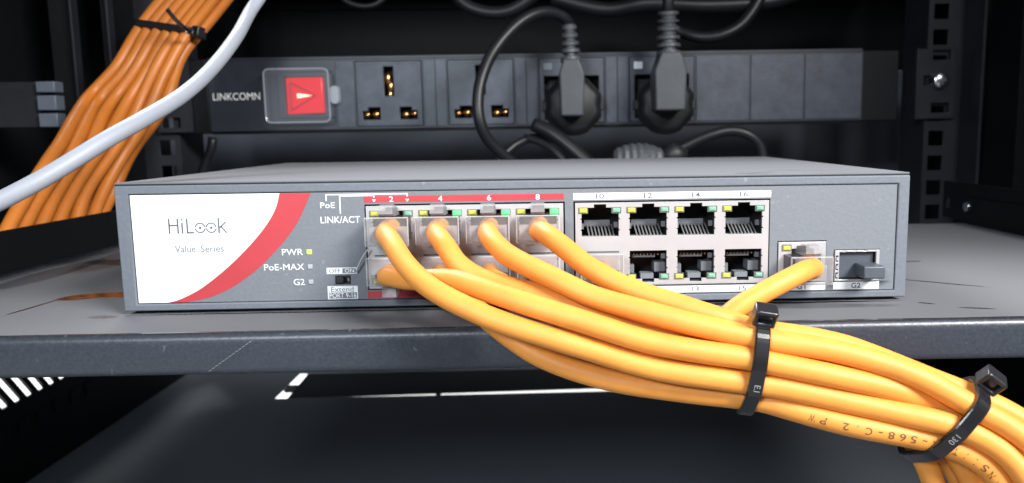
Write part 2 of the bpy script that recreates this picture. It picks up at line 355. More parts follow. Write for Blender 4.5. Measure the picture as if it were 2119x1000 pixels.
# ================================================================== the switch
H = 37.05
SW = thing('network_switch', (0, 75, 0), 'grey sixteen port network switch with white and red front label and orange cables', 'network switch')
BLK = [(-43.4, 12.6), (16.0, 72.0)]
cut = [(a-.45, b+.45, 5.85, 30.55) for a, b in BLK]+[(74.8, 89.2, 5.95, 18.1), (91.5, 105.1, 5.9, 15.3), (-52.9, -48.8, 7.9, 10.2)]
ch = MB(); ch.plate(-112.6, 112.6, 1.2, 36.2, cut, 1.95, 3); ch.box(-112.6, -111.8, 3, 154, 1.2, 36.2); ch.box(111.8, 112.6, 3, 154, 1.2, 36.2); ch.box(-111.8, 111.8, 3, 154, 1.2, 1.9); ch.box(-111.8, 111.8, 153.3, 154, 1.9, 36.2); ch.box(-111.8, 111.8, 3, 153.3, 35.6, 36.2)
ch.build('chassis', M['bezel'], SW)
lid = MB(); lid.box(-113.1, 113.1, .9, 154.8, 37.2, 37.55); lid.box(-113.1, -112.7, .9, 154.8, 30, 36.7); lid.box(112.7, 113.1, .9, 154.8, 30, 36.7)
lid.build('lid', M['lid'], SW)
MB().box(-113.0, 113.0, .75, 3, 36.6, 37.19).build('lid_seam', M['gap'], SW)
MB().plate(-113, 113, 1.0, 36.75, [(-109.2, 109.7, 3.0, 34.4)], 0, 1.5).build('bezel', M['bezel'], SW, .35)
for x, z in ((-100, -.9), (100, -.9), (-100, -.9), (100, -.9)): pass
for x, y in ((-102, 10), (102, 10), (-102, 145), (102, 145)):
    MB().tube([(x, y, 0), (x, y, 1.4)], 5, 20).build('rubber_foot', M['rubber'], SW)
MB().plate(-109.0, 109.5, 3.2, 34.2, cut, .5, 1.7).build('front_panel', M['plate'], SW, .08)
MB().plate(-109.2, 109.7, 3.0, 34.4, cut, 1.8, 1.9).build('panel_shadow_gap', M['gap'], SW)
# white label with curved edge and red swoosh (flat print)
def arc(pts, n=28):
    Q = smoothpath([(x, 0, z) for x, z in pts], .8); return [(p.x, p.z) for p in Q]
wedge = arc([(-67.4, 34.1), (-68.9, 29.5), (-72.2, 24.4), (-77.6, 18.4), (-84.2, 12.4), (-91.2, 7.2), (-97, 4.3), (-100.6, 3.3)])
rededge = arc([(-58.7, 34.1), (-60.6, 30), (-63.6, 24.6), (-68.4, 18.8), (-75, 12.5), (-82, 7.6), (-88.6, 4.7), (-95.5, 3.3)])
def sheet(poly, y, m_, name, parent):
    mb = MB(); mb.prism(poly, y, y+.05); return mb.build(name, m_, parent)
lab = sheet([(-108.9, 34.1)]+[(-108.9, 3.3)]+wedge[::-1], .42, M['label'], 'logo_label', SW)
sheet(wedge+rededge[::-1], .43, M['red'], 'red_swoosh', SW)
LT = .36
# wordmark: H i L, two eye-like o's, k
def bar(x0, x1, z0, z1, m_, parent, name='lettering', y=LT): return MB().box(x0, x1, y, y+.03, z0, z1).build(name, m_, parent)
lm = MB(); z0, z1 = 23.1, 27.4; wd = .44
lm.box(-98.9, -98.9+wd, LT, LT+.03, z0, z1); lm.box(-96.5, -96.5+wd, LT, LT+.03, z0, z1); lm.box(-98.54, -96.5, LT, LT+.03, 25.2, 25.2+wd)
lm.box(-95.3, -95.3+wd, LT, LT+.03, z0, 26.2); lm.box(-95.3, -95.3+wd, LT, LT+.03, 26.8, 27.3)
lm.box(-93.9, -93.9+wd, LT, LT+.03, z0, z1); lm.box(-93.54, -91.9, LT, LT+.03, z0, z0+wd)
for cx in (-90.1, -87.0):
    for s in (1, -1):
        a0, a1 = (R(8), R(172))
        for j in range(12):
            p, q = a0+(a1-a0)*j/12, a0+(a1-a0)*(j+1)/12
            ro, ri = 1.55, 1.2; k = 1.0
            lm.add([(cx+ro*math.cos(p), LT, 24.65+s*(ro*math.sin(p)-.05)), (cx+ro*math.cos(q), LT, 24.65+s*(ro*math.sin(q)-.05)), (cx+ri*math.cos(q), LT, 24.65+s*(ri*math.sin(q)-.05)), (cx+ri*math.cos(p), LT, 24.65+s*(ri*math.sin(p)-.05))], [(0, 1, 2, 3)])
    lm.add([(cx+.38*math.cos(a), LT, 24.65+.38*math.sin(a)) for a in (2*math.pi*k/10 for k in range(10))], [tuple(range(10))])
lm.box(-85.1, -85.1+wd, LT, LT+.03, z0, z1)
lm.add([(-84.8, LT, 24.7), (-83.1, LT, 26.3), (-82.6, LT, 26.3), (-84.4, LT, 24.55)], [(0, 1, 2, 3)]); lm.add([(-84.5, LT, 24.9), (-84.1, LT, 25.0), (-82.5, LT, z0), (-83.0, LT, z0)], [(0, 1, 2, 3)])
lm.build('lettering', M['greyink'], lab)
text('Value', -97.6, -91.8, 17.7, 19.7, LT, M['paleink'], lab, bold=.008); text('Series', -90.4, -83.9, 17.7, 19.7, LT, M['paleink'], lab, bold=.008)
T = .44
W_ = M['white']
text('PoE', -56.2, -52.1, 29.7, 31.3, T, W_, SW); text('LINK/ACT', -56.3, -45.2, 25.4, 27.3, T, W_, SW)
text('PWR', -67.7, -61.8, 16.4, 18.2, T, W_, SW); text('PoE-MAX', -73.0, -61.7, 12.1, 13.9, T, W_, SW); text('G2', -64.9, -61.8, 7.7, 9.5, T, W_, SW)
ln = MB(); wl = .3
def seg(x0, x1, za, zb): ln.box(x0, x1, T, T+.03, za, zb)
seg(-54.6, -31.5, 33.35, 33.65); seg(-54.6, -54.3, 31.7, 33.35); seg(-31.8, -31.5, 32.7, 33.35)
seg(-50.8, -40.9, 32.95, 33.25); seg(-50.8, -50.5, 28.1, 32.95); seg(-41.2, -40.9, 32.5, 32.95)
ln.build('indicator_lines', W_, SW)
RB = sheet([(-43.9, 31.1), (12.8, 31.1), (12.8, 32.9), (-43.9, 32.9)], T+.01, M['red'], 'number_strip', SW)
RB2 = sheet([(-44.0, 3.5), (12.8, 3.5), (12.8, 5.5), (-44.0, 5.5)], T+.01, M['red'], 'number_strip', SW)
WB = sheet([(15.5, 31.0), (72.6, 31.0), (72.6, 32.9), (15.5, 32.9)], T+.01, M['label'], 'number_strip', SW)
WB2 = sheet([(15.5, 3.5), (72.6, 3.5), (72.6, 5.4), (15.5, 5.4)], T+.01, M['label'], 'number_strip', SW)
GB1 = sheet([(75.0, 3.5), (89.2, 3.5), (89.2, 5.7), (75.0, 5.7)], T+.01, M['label'], 'number_strip', SW)
GB2 = sheet([(91.6, 3.5), (105.2, 3.5), (105.2, 5.7), (91.6, 5.7)], T+.01, M['label'], 'number_strip', SW)
L2 = .40
tri = MB()
for cx in (-41.05, -31.65): tri.add([(cx-.55, L2, 32.0), (cx+.55, L2, 32.0), (cx, L2, 31.2)], [(0, 1, 2)])
tri.build('arrow_marks', W_, RB)
XC = [-36.2, -22.35, -8.5, 5.35, 23.15, 37.0, 50.85, 64.7]
for i, n in enumerate(('2', '4', '6', '8')): text(n, XC[i]-.6, XC[i]+.6, 31.25, 32.75, L2, W_, RB)
for i, n in enumerate(('1', '3', '5', '7')): text(n, XC[i]-.5, XC[i]+.5, 3.75, 5.25, L2, W_, RB2)
for i, n in enumerate(('10', '12', '14', '16')): text(n, XC[4+i]-1.2, XC[4+i]+1.2, 31.2, 32.75, L2, M['greyink'], WB, bold=.014)
for i, n in enumerate(('9', '11', '13', '15')): text(n, XC[4+i]-(.6 if n == '9' else 1.1), XC[4+i]+(.6 if n == '9' else 1.1), 3.7, 5.2, L2, M['greyink'], WB2, bold=.014)
text('G1', 80.7, 83.4, 3.8, 5.4, L2, M['greyink'], GB1, bold=.014); text('G2', 96.9, 99.7, 3.8, 5.4, L2, M['greyink'], GB2, bold=.014)
# power and status lights
for z, mm in ((17.25, 'ledpwr'), (13.0, 'leddead'), (8.6, 'leddead')):
    MB().box(-60.7, -59.3, .25, .6, z-.65, z+.65).build('indicator_light', M[mm], SW, .15)
# slide switch
box_ = sheet([(-55.4, 10.75), (-46.9, 10.75), (-46.9, 12.55), (-55.4, 12.55)], T+.01, M['label'], 'switch_caption', SW)
MB().box(-50.9, -47.1, L2+.01, L2+.04, 10.95, 12.35).build('caption_field', M['plate'], box_)
text('OFF', -54.7, -51.5, 11.0, 12.3, L2, M['greyink'], box_); text('ON', -50.2, -47.6, 11.1, 12.2, L2-.01, W_, box_)
box_ = sheet([(-55.4, 3.4), (-46.8, 3.4), (-46.8, 7.2), (-55.4, 7.2)], T+.01, M['label'], 'switch_caption', SW)
MB().box(-55.1, -47.1, L2+.01, L2+.04, 3.6, 5.3).build('caption_field', M['plate'], box_)
text('Extend', -54.4, -48.0, 5.5, 7.0, L2, M['paleink'], box_); text('PORT 9-16', -54.9, -47.3, 3.75, 5.15, L2-.01, W_, box_)
ss = MB(); ss.plate(-53.0, -48.7, 7.8, 10.3, [(-52.6, -49.1, 8.2, 9.9)], .3, 2.4); ss = ss.build('slide_switch', M['gap'], SW)
MB().box(-52.5, -50.6, -.6, 2, 8.25, 9.85).build('slider', M['housing'], ss, .15); MB().box(-52.8, -48.9, 2.2, 2.4, 7.9, 10.2).build('backing', M['jack'], ss)
# ---- jacks
OW = 5.35
def shield(name, a, b, ports, z0, z1):
    holes = []
    for cx, top_ in ports:
        if top_: holes += [(cx-OW, cx+OW, 20.4, 27.1), (cx-3.55, cx+3.35, 27.1, 28.7), (cx-1.75, cx+1.75, 28.7, 29.65), (cx-6.15, cx-3.55, 27.05, 28.75), (cx+3.35, cx+5.95, 27.05, 28.75)]
        else: holes += [(cx-OW, cx+OW, 9.2, 16.05), (cx-3.55, cx+3.35, 7.7, 9.2), (cx-1.75, cx+1.75, 6.75, 7.7), (cx-6.15, cx-3.55, 7.55, 9.25), (cx+3.35, cx+5.95, 7.55, 9.25)]
        for zz in ((25.4, 22.2) if top_ else (14, 10.9)):
            for sgn in (-1, 1): holes.append(tuple(sorted((cx+sgn*OW, cx+sgn*(OW+.3))))+(zz-.2, zz+.2))
    mb = MB(); mb.plate(a, b, z0, z1, holes, .1, 1.0); mb.box(a, a+.3, 1.0, 16, z0, z1); mb.box(b-.3, b, 1.0, 16, z0, z1); mb.box(a+.3, b-.3, 1, 16, z1-.3, z1); mb.box(a+.3, b-.3, 1, 16, z0, z0+.3)
    return mb.build(name, M['jack'], SW, .1)
cache = {}
def shared(key, fn):
    if key not in cache: cache[key] = fn()
    return cache[key]
def led(cx, cz, mm, parent):
    def lens():
        mb = MB(); rings = []
        for y, k in ((.7, 1), (.1, 1), (-.25, .8), (-.4, .45)): rings.append([(1.2*k*sx, y, .72*k*sz) for sx, sz in ((-1, -1), (1, -1), (1, 1), (-1, 1))])
        return mb.loft(rings).mesh('led', M[mm], smooth=False)
    o = link('led', shared('led'+mm, lens), parent); o.location = Vector((cx, 0, cz))*S-Vector(ORG[parent.name])*S
    rim = shared('rim', lambda: MB().plate(-1.38, 1.38, -.88, .88, [(-1.2, 1.2, -.72, .72)], -.06, .6).mesh('led_rim', M['ledrim']))
    k = link('led_rim', rim, parent); k.location = o.location
def jack(cx, top_, parent, used):
    def house():
        mb = MB(); a, b, z0, z1 = -5.9, 5.9, -4.1, 6.1
        mb.box(a, b, 15, 15.6, z0, z1); mb.box(a, a+.5, 1.1, 15, z0, z1); mb.box(b-.5, b, 1.1, 15, z0, z1); mb.box(a+.5, b-.5, 1.1, 15, z0, z0+.45); mb.box(a+.5, b-.5, 1.1, 15, z1-.4, z1)
        mb.box(-5.3, -3.6, 1.2, 6, 3.6, 5.3); mb.box(3.4, 5.3, 1.2, 6, 3.6, 5.3)
        return mb.mesh('jack_socket', M['housing'])
    o = link('jack_socket', shared('house', house), parent)
    c = Vector((cx, 0, 23.6 if top_ else 12.7))
    o.location = (c-Vector(ORG[parent.name]))*S
    if not top_: o.scale.z = -1
    if used: return
    if top_:
        def con():
            mb = MB()
            for k in range(8):
                x = -3.5+k*1.02
                mb.add([(x+dx+sh, y, z) for (y, z, sh) in ((2.0, -3.0, .45), (6.2, -.35, 0)) for dx in (-.2, .2)]+[(x+dx+sh, y, z-.3) for (y, z, sh) in ((2.0, -3.0, .45), (6.2, -.35, 0)) for dx in (-.2, .2)], [(0, 1, 3, 2), (4, 6, 7, 5), (0, 2, 6, 4), (1, 5, 7, 3), (0, 4, 5, 1), (2, 3, 7, 6)])
            return mb.mesh('contacts', M['contact'])
        def led_():
            mb = MB(); mb.box(-4.3, 3.2, 6.2, 7.2, -1.0, .9); mb.box(-5.3, 5.3, 1.3, 3.4, -3.6, -3.25); mb.box(4.2, 5.3, 3.2, 4, -1.0, .6); mb.box(-5.3, -4.6, 3, 4, -1.4, .2)
            return mb.mesh('comb', M['ledge'])
    else:
        def con():
            mb = MB()
            for k in range(8): mb.box(-4.0+k*1.02, -3.7+k*1.02, 3.5, 8.5, 1.5, 1.9)
            return mb.mesh('contacts', M['contact'])
        def led_():
            mb = MB(); mb.box(-4.4, 2.4, 3.2, 4.2, .95, 1.45); mb.box(-5.3, -3.8, 3, 9, -3.6, -1.2); mb.box(2.2, 5.3, 3.4, 9, -3.4, -.6); mb.box(-2, 1.8, 2.0, 6, -5.2, -3.7); mb.box(4.1, 5.3, 3.0, 4, .5, 2.0)
            return mb.mesh('comb', M['ledge'])
    for nm, fn in (('contacts', con), ('comb', led_)):
        q = link(nm, shared(nm+str(top_), fn), parent); q.location = o.location
for bi, (a, b) in enumerate(BLK):
    cols = XC[bi*4:bi*4+4]
    sh = shield('port_block', a, b, [(cx, tp) for cx in cols for tp in (1, 0)], 6.3, 30.1)
    if bi == 1: MB().box(a-.1, b+.2, -.1, .35, 6.05, 6.28).build('trim_bar', M['jack'], sh)
    for i, cx in enumerate(cols):
        for tp in (1, 0):
            used = bi == 0 or (i == 0 and not tp)
            jack(cx, tp, sh, used)
            zz = 27.9 if tp else 8.4
            led(cx-4.85, zz, 'ledyellow', sh); led(cx+4.65, zz, 'ledgreen' if bi == 0 and (cx > -30 if tp else i in (1, 2)) else 'ledpale', sh)
# gigabit jack
g = MB().plate(75.0, 89.0, 6.2, 17.8, [(76.6, 87.6, 6.9, 14.2), (78.9, 85.4, 14.2, 15.8), (80.4, 84.0, 15.8, 16.7), (76.1, 78.7, 15.2, 17.0)], .1, 1).build('gigabit_jack', M['jack'], SW, .1)
MB().box(76, 88, 1.2, 14, 6.5, 17.2).build('jack_socket', M['housing'], g); led(77.4, 16.1, 'ledyellow', g)
# SFP cage
sf = MB().plate(91.7, 104.9, 6.0, 15.1, [(93.0, 103.9, 6.5, 14.6)]+[(92.0, 92.7, z, z+1.9) for z in (6.7, 9.2, 11.7)]+[(x, x+1.4, 14.75, 14.95) for x in (94, 97, 100)], 0, 1).build('sfp_cage', M['jack'], SW, .08)
MB().box(93.0, 103.9, 6.5, 7, 6.5, 14.6).build('cage_floor', M['plate'], sf)
for k in range(3): MB().box(92.1, 92.6, -.25, .1, 7.2+k*2.5, 8.2+k*2.5).build('spring_finger', M['jack'], sf)
t = thing('dust_plug', (101, 0, 9), 'grey rubber dust plug with a square pull tab in the G2 opening', 'dust plug')
MB().box(93.2, 103.7, 1.4, 6, 6.7, 14.4).build('plug_body', M['dustplug'], t, .2)
MB().box(97.9, 104.2, -6.2, 1.5, 7.6, 11.3).build('pull_tab', M['dustplug'], t, .5, seg=3)

# ================================================================== power strip
PD = thing('power_strip', (5.1, 280, 75.8), 'dark grey rack power strip with lit red switch and two plugged in cords', 'power strip')
PD.rotation_euler = (0, R(-.38), 0)
class LMB(MB):   # local coordinates of the power strip; only offset by its origin
    def build(s, name, material, parent=None, bevel=0, smooth=False, seg=2):
        me = s.mesh(name, material, (0, 0, 0), smooth); return link(name, me, parent, bevel, seg)
MODS = [-92.7, -36.2, 20.2, 76.5]
bodyholes = [(c-20.2, c+20.2, -19.9, 19.9) for c in MODS]+[(-160.4, -127.4, -14, 14)]
LMB().plate(-203, 204, -21.5, 21.5, bodyholes, 0, 1.6).build('front_face', M['pduframe'], PD, .3)
LMB().box(-203, 204, 14, 45, -21.5, 21.5).build('body', M['rack'], PD)
LMB().box(-203, 204, 1.6, 45, 21.5, 23.3).build('top_rail', M['pduframe'], PD, .3)
LMB().box(-203, 204, 1.6, 45, -23.0, -21.5).build('bottom_rail', M['rack'], PD, .3)
LMB().box(-213, -203, -.6, 45, -22.5, 22.5).build('end_cap', M['rack'], PD, .6)
LMB().box(204, 228, 3, 45, -22, 22).build('end_cap', M['rack'], PD, .6)
for a, b in ((98.2, 131.6), (132.6, 166.0), (167.0, 203.0)):
    LMB().box(a, b, -.7, .2, -20.2, 20.2).build('blank_cover', M['pdu'], PD, .25)
for a, b in ((-125, -114.2), (-71.4, -64.5), (-63.9, -57.6), (-14.8, -8.4), (-7.8, -1.2), (41.6, 48.4), (49, 55.2)):
    LMB().box(a, b, -.6, .2, -20.2, 20.2).build('filler_strip', M['pdu'], PD, .25)
HX = [(-3.0, 3.0, -1.5, 16.5), (-16.8, -6.0, -15.7, -10.4), (-13.4, -6.0, -10.4, -8.2), (6.0, 16.8, -15.7, -10.4), (6.0, 13.4, -10.4, -8.2)]
def brass_pair(cx, parent):
    for (bx, bz, rr, ax) in ((-.7, 9.2, 3.0, 0), (.7, 4.2, 3.0, 0), (.2, -.6, 2.3, 0), (-14.6, -12.6, 2.1, 1), (-9.0, -12.4, 2.7, 1), (14.6, -12.4, 2.1, 1), (9.2, -12.8, 2.7, 1)):
        rings = []
        for k in range(7):
            a = math.pi*k/6; rad = max(.05, rr*math.sin(a)); y = 2.4-rr*math.cos(a)
            rings.append([(cx+bx+rad*math.cos(t_)*(.8 if ax == 0 else 1.0), y, bz+rad*math.sin(t_)*(1.5 if ax == 0 else .9)) for t_ in (2*math.pi*j/12 for j in range(12))])
        LMB().loft(rings).build('brass_contact', M['brass'], parent, smooth=True)
for i, cx in enumerate(MODS):
    if i < 2: holes = [(cx+a, cx+b, c, d) for a, b, c, d in HX]
    else: holes = [(cx-17, cx+17, -17.5, 9)]
    so = LMB().plate(cx-20, cx+20, -19.7, 19.7, holes, -1.0, 1.5).build('socket', M['pdu'], PD, .3)
    LMB().box(cx-19, cx+19, 9, 13, -19, 19).build('socket_well', M['hole'], so)
    LMB().plate(cx-18.6, cx+18.6, -18.3, 18.3, [(cx-18.2, cx+18.2, -17.9, 17.9)], -1.25, -1.0).build('socket_rim', M['pdu'], so)
    if i < 2: brass_pair(cx, so)
    else:
        LMB().box(cx-17.5, cx-12.0, -1.9, -1.0, 12.5, 17.0).build('shutter_tab', M['label'] if i == 3 else M['paleink'], so, .3)  # same tab, greyer where only partly lit: light put into the colour
# brand lettering
v, F = glyphs('LINKCOMN'); ax, bx = min(p[0] for p in v), max(p[0] for p in v); az, bz = min(p[1] for p in v), max(p[1] for p in v)
LMB().add([(-200.4+(p[0]-ax)/(bx-ax)*28.6, -.06, -2.3+(p[1]-az)/(bz-az)*4.4) for p in v], F).build('lettering', M['white'], PD)
# rocker switch under its clear cover
rk = LMB().plate(-157.9, -124.1, -13.9, 13.9, [(-153.6, -129.6, -11.6, 11.0)], -.8, 2).build('rocker_switch', M['pduframe'], PD, .2); rk.location.x = -2.7*S
LMB().add([(-153.4, 1.5, -11.4), (-153.4, 1.5, 10.8), (-142, -2.0, -11.2), (-142, -2.0, 10.6), (-129.8, -4.4, -11), (-129.8, -4.4, 10.4), (-153.4, 5, -11.4), (-153.4, 5, 10.8), (-129.8, 5, -11), (-129.8, 5, 10.4)],
          [(0, 1, 3, 2), (2, 3, 5, 4), (6, 8, 9, 7), (0, 6, 7, 1), (4, 5, 9, 8), (1, 7, 9, 5, 3), (0, 2, 4, 8, 6)]).build('rocker', M['rocker'], rk, .4)
def trimark(x0, x1, z, hh, ww, y0, y1):
    mb = LMB()
    def yy(x): return y0+(y1-y0)*(x-x0)/(x1-x0)
    for (xa, za, xb, zb) in ((x0, hh, x1, 0), (x0, -hh, x1, 0), (x0, -hh, x0, hh)):
        d = Vector((xb-xa, zb-za)).normalized()*ww; nx, nz_ = -d.y, d.x
        mb.add([(xa+nx, yy(xa), z+za+nz_), (xa-nx, yy(xa), z+za-nz_), (xb-nx, yy(xb), z+zb-nz_), (xb+nx, yy(xb), z+zb+nz_)], [(0, 1, 2, 3)])
    return mb
trimark(-150, -134, -.6, 8.5, .35, -.95, -4.15).build('triangle_mark', mat('dark_red_mark', (.35, .01, .02), .5), rk)
LMB().add([(-146, -1.55, -1.8), (-146, -1.55, 1), (-136.5, -3.7, -.5)], [(0, 1, 2)]).build('lamp_spot', M['hot'], rk)
rings = []
def rr_(x0, x1, z0, z1, rad, y):
    out = []
    for (cx, cz, a0) in ((x1-rad, z1-rad, 0), (x0+rad, z1-rad, 90), (x0+rad, z0+rad, 180), (x1-rad, z0+rad, 270)):
        out += [(cx+rad*math.cos(R(a0+a)), y, cz+rad*math.sin(R(a0+a))) for a in (0, 30, 60, 90)]
    return out
cv = LMB().loft([rr_(-164, -124.6, -17, 15.8, 3.4, -.8), rr_(-163.8, -124.8, -16.8, 15.6, 3.2, -7), rr_(-162.8, -125.8, -15.8, 14.6, 2.6, -8)], cap=False)
k = len(cv.v); cv.f.append(tuple(range(32, 48)))
cv.build('clear_cover', M['cover'], rk, smooth=False)
LMB().loft([rr_(-125, -119.6, -6, 5.4, 2.4, -1.0), rr_(-125, -119.9, -5.6, 5, 2.4, -5.5)]).build('cover_catch', M['coveredge'], rk)
cr_ = LMB()
Q = rr_(-163.6, -125, -16.6, 15.4, 3, -8.1); Q.append(Q[0])
for i in range(len(Q)-1): cr_.tube([Q[i], Q[i+1]], .42, 6)
cr_.build('cover_edge', M['coveredge'], rk)
# ears and screws
for sx, xc in ((1, 253.2), (-1, -214.6-0)):
    a, b = (237.6, 264.5) if sx > 0 else (-236, -213)
    holes = [(249.0, 260.5, 15.4, 21.4), (249.0, 260.5, -17.6, -11.6), (243.6, 248, -.2, 5.6)] if sx > 0 else [(-233, -222, 14.6, 20.6), (-233, -222, -18.4, -12.4)]
    LMB().plate(a, b, -21.5, 22.5, holes, 1.0, 3.0).build('mounting_ear', M['post'], PD, .4)
    if sx > 0:
        LMB().box(237.6, 239.0, -1.5, 1.0, -21.5, 22.5).build('ear_edge', M['post'], PD, .3)
    if sx > 0:
        s_ = LMB(); rings = []
        for y, rad in ((1, 5.4), (-1.2, 5.4), (-2.8, 4.6), (-3.6, 2.6)): rings.append([(xc+rad*math.cos(a_), y, 2.4+rad*math.sin(a_)) for a_ in (2*math.pi*j/24 for j in range(24))])
        s_.loft(rings); s_ = s_.build('mounting_screw', M['screw'], PD, .2, smooth=True)
        LMB().box(xc-2.6, xc+2.6, -3.9, -3.4, 2.0, 2.8).build('screw_slot', M['greyink'], s_); LMB().box(xc-.4, xc+.4, -3.95, -3.4, -.2, 5).build('screw_slot', M['greyink'], s_)

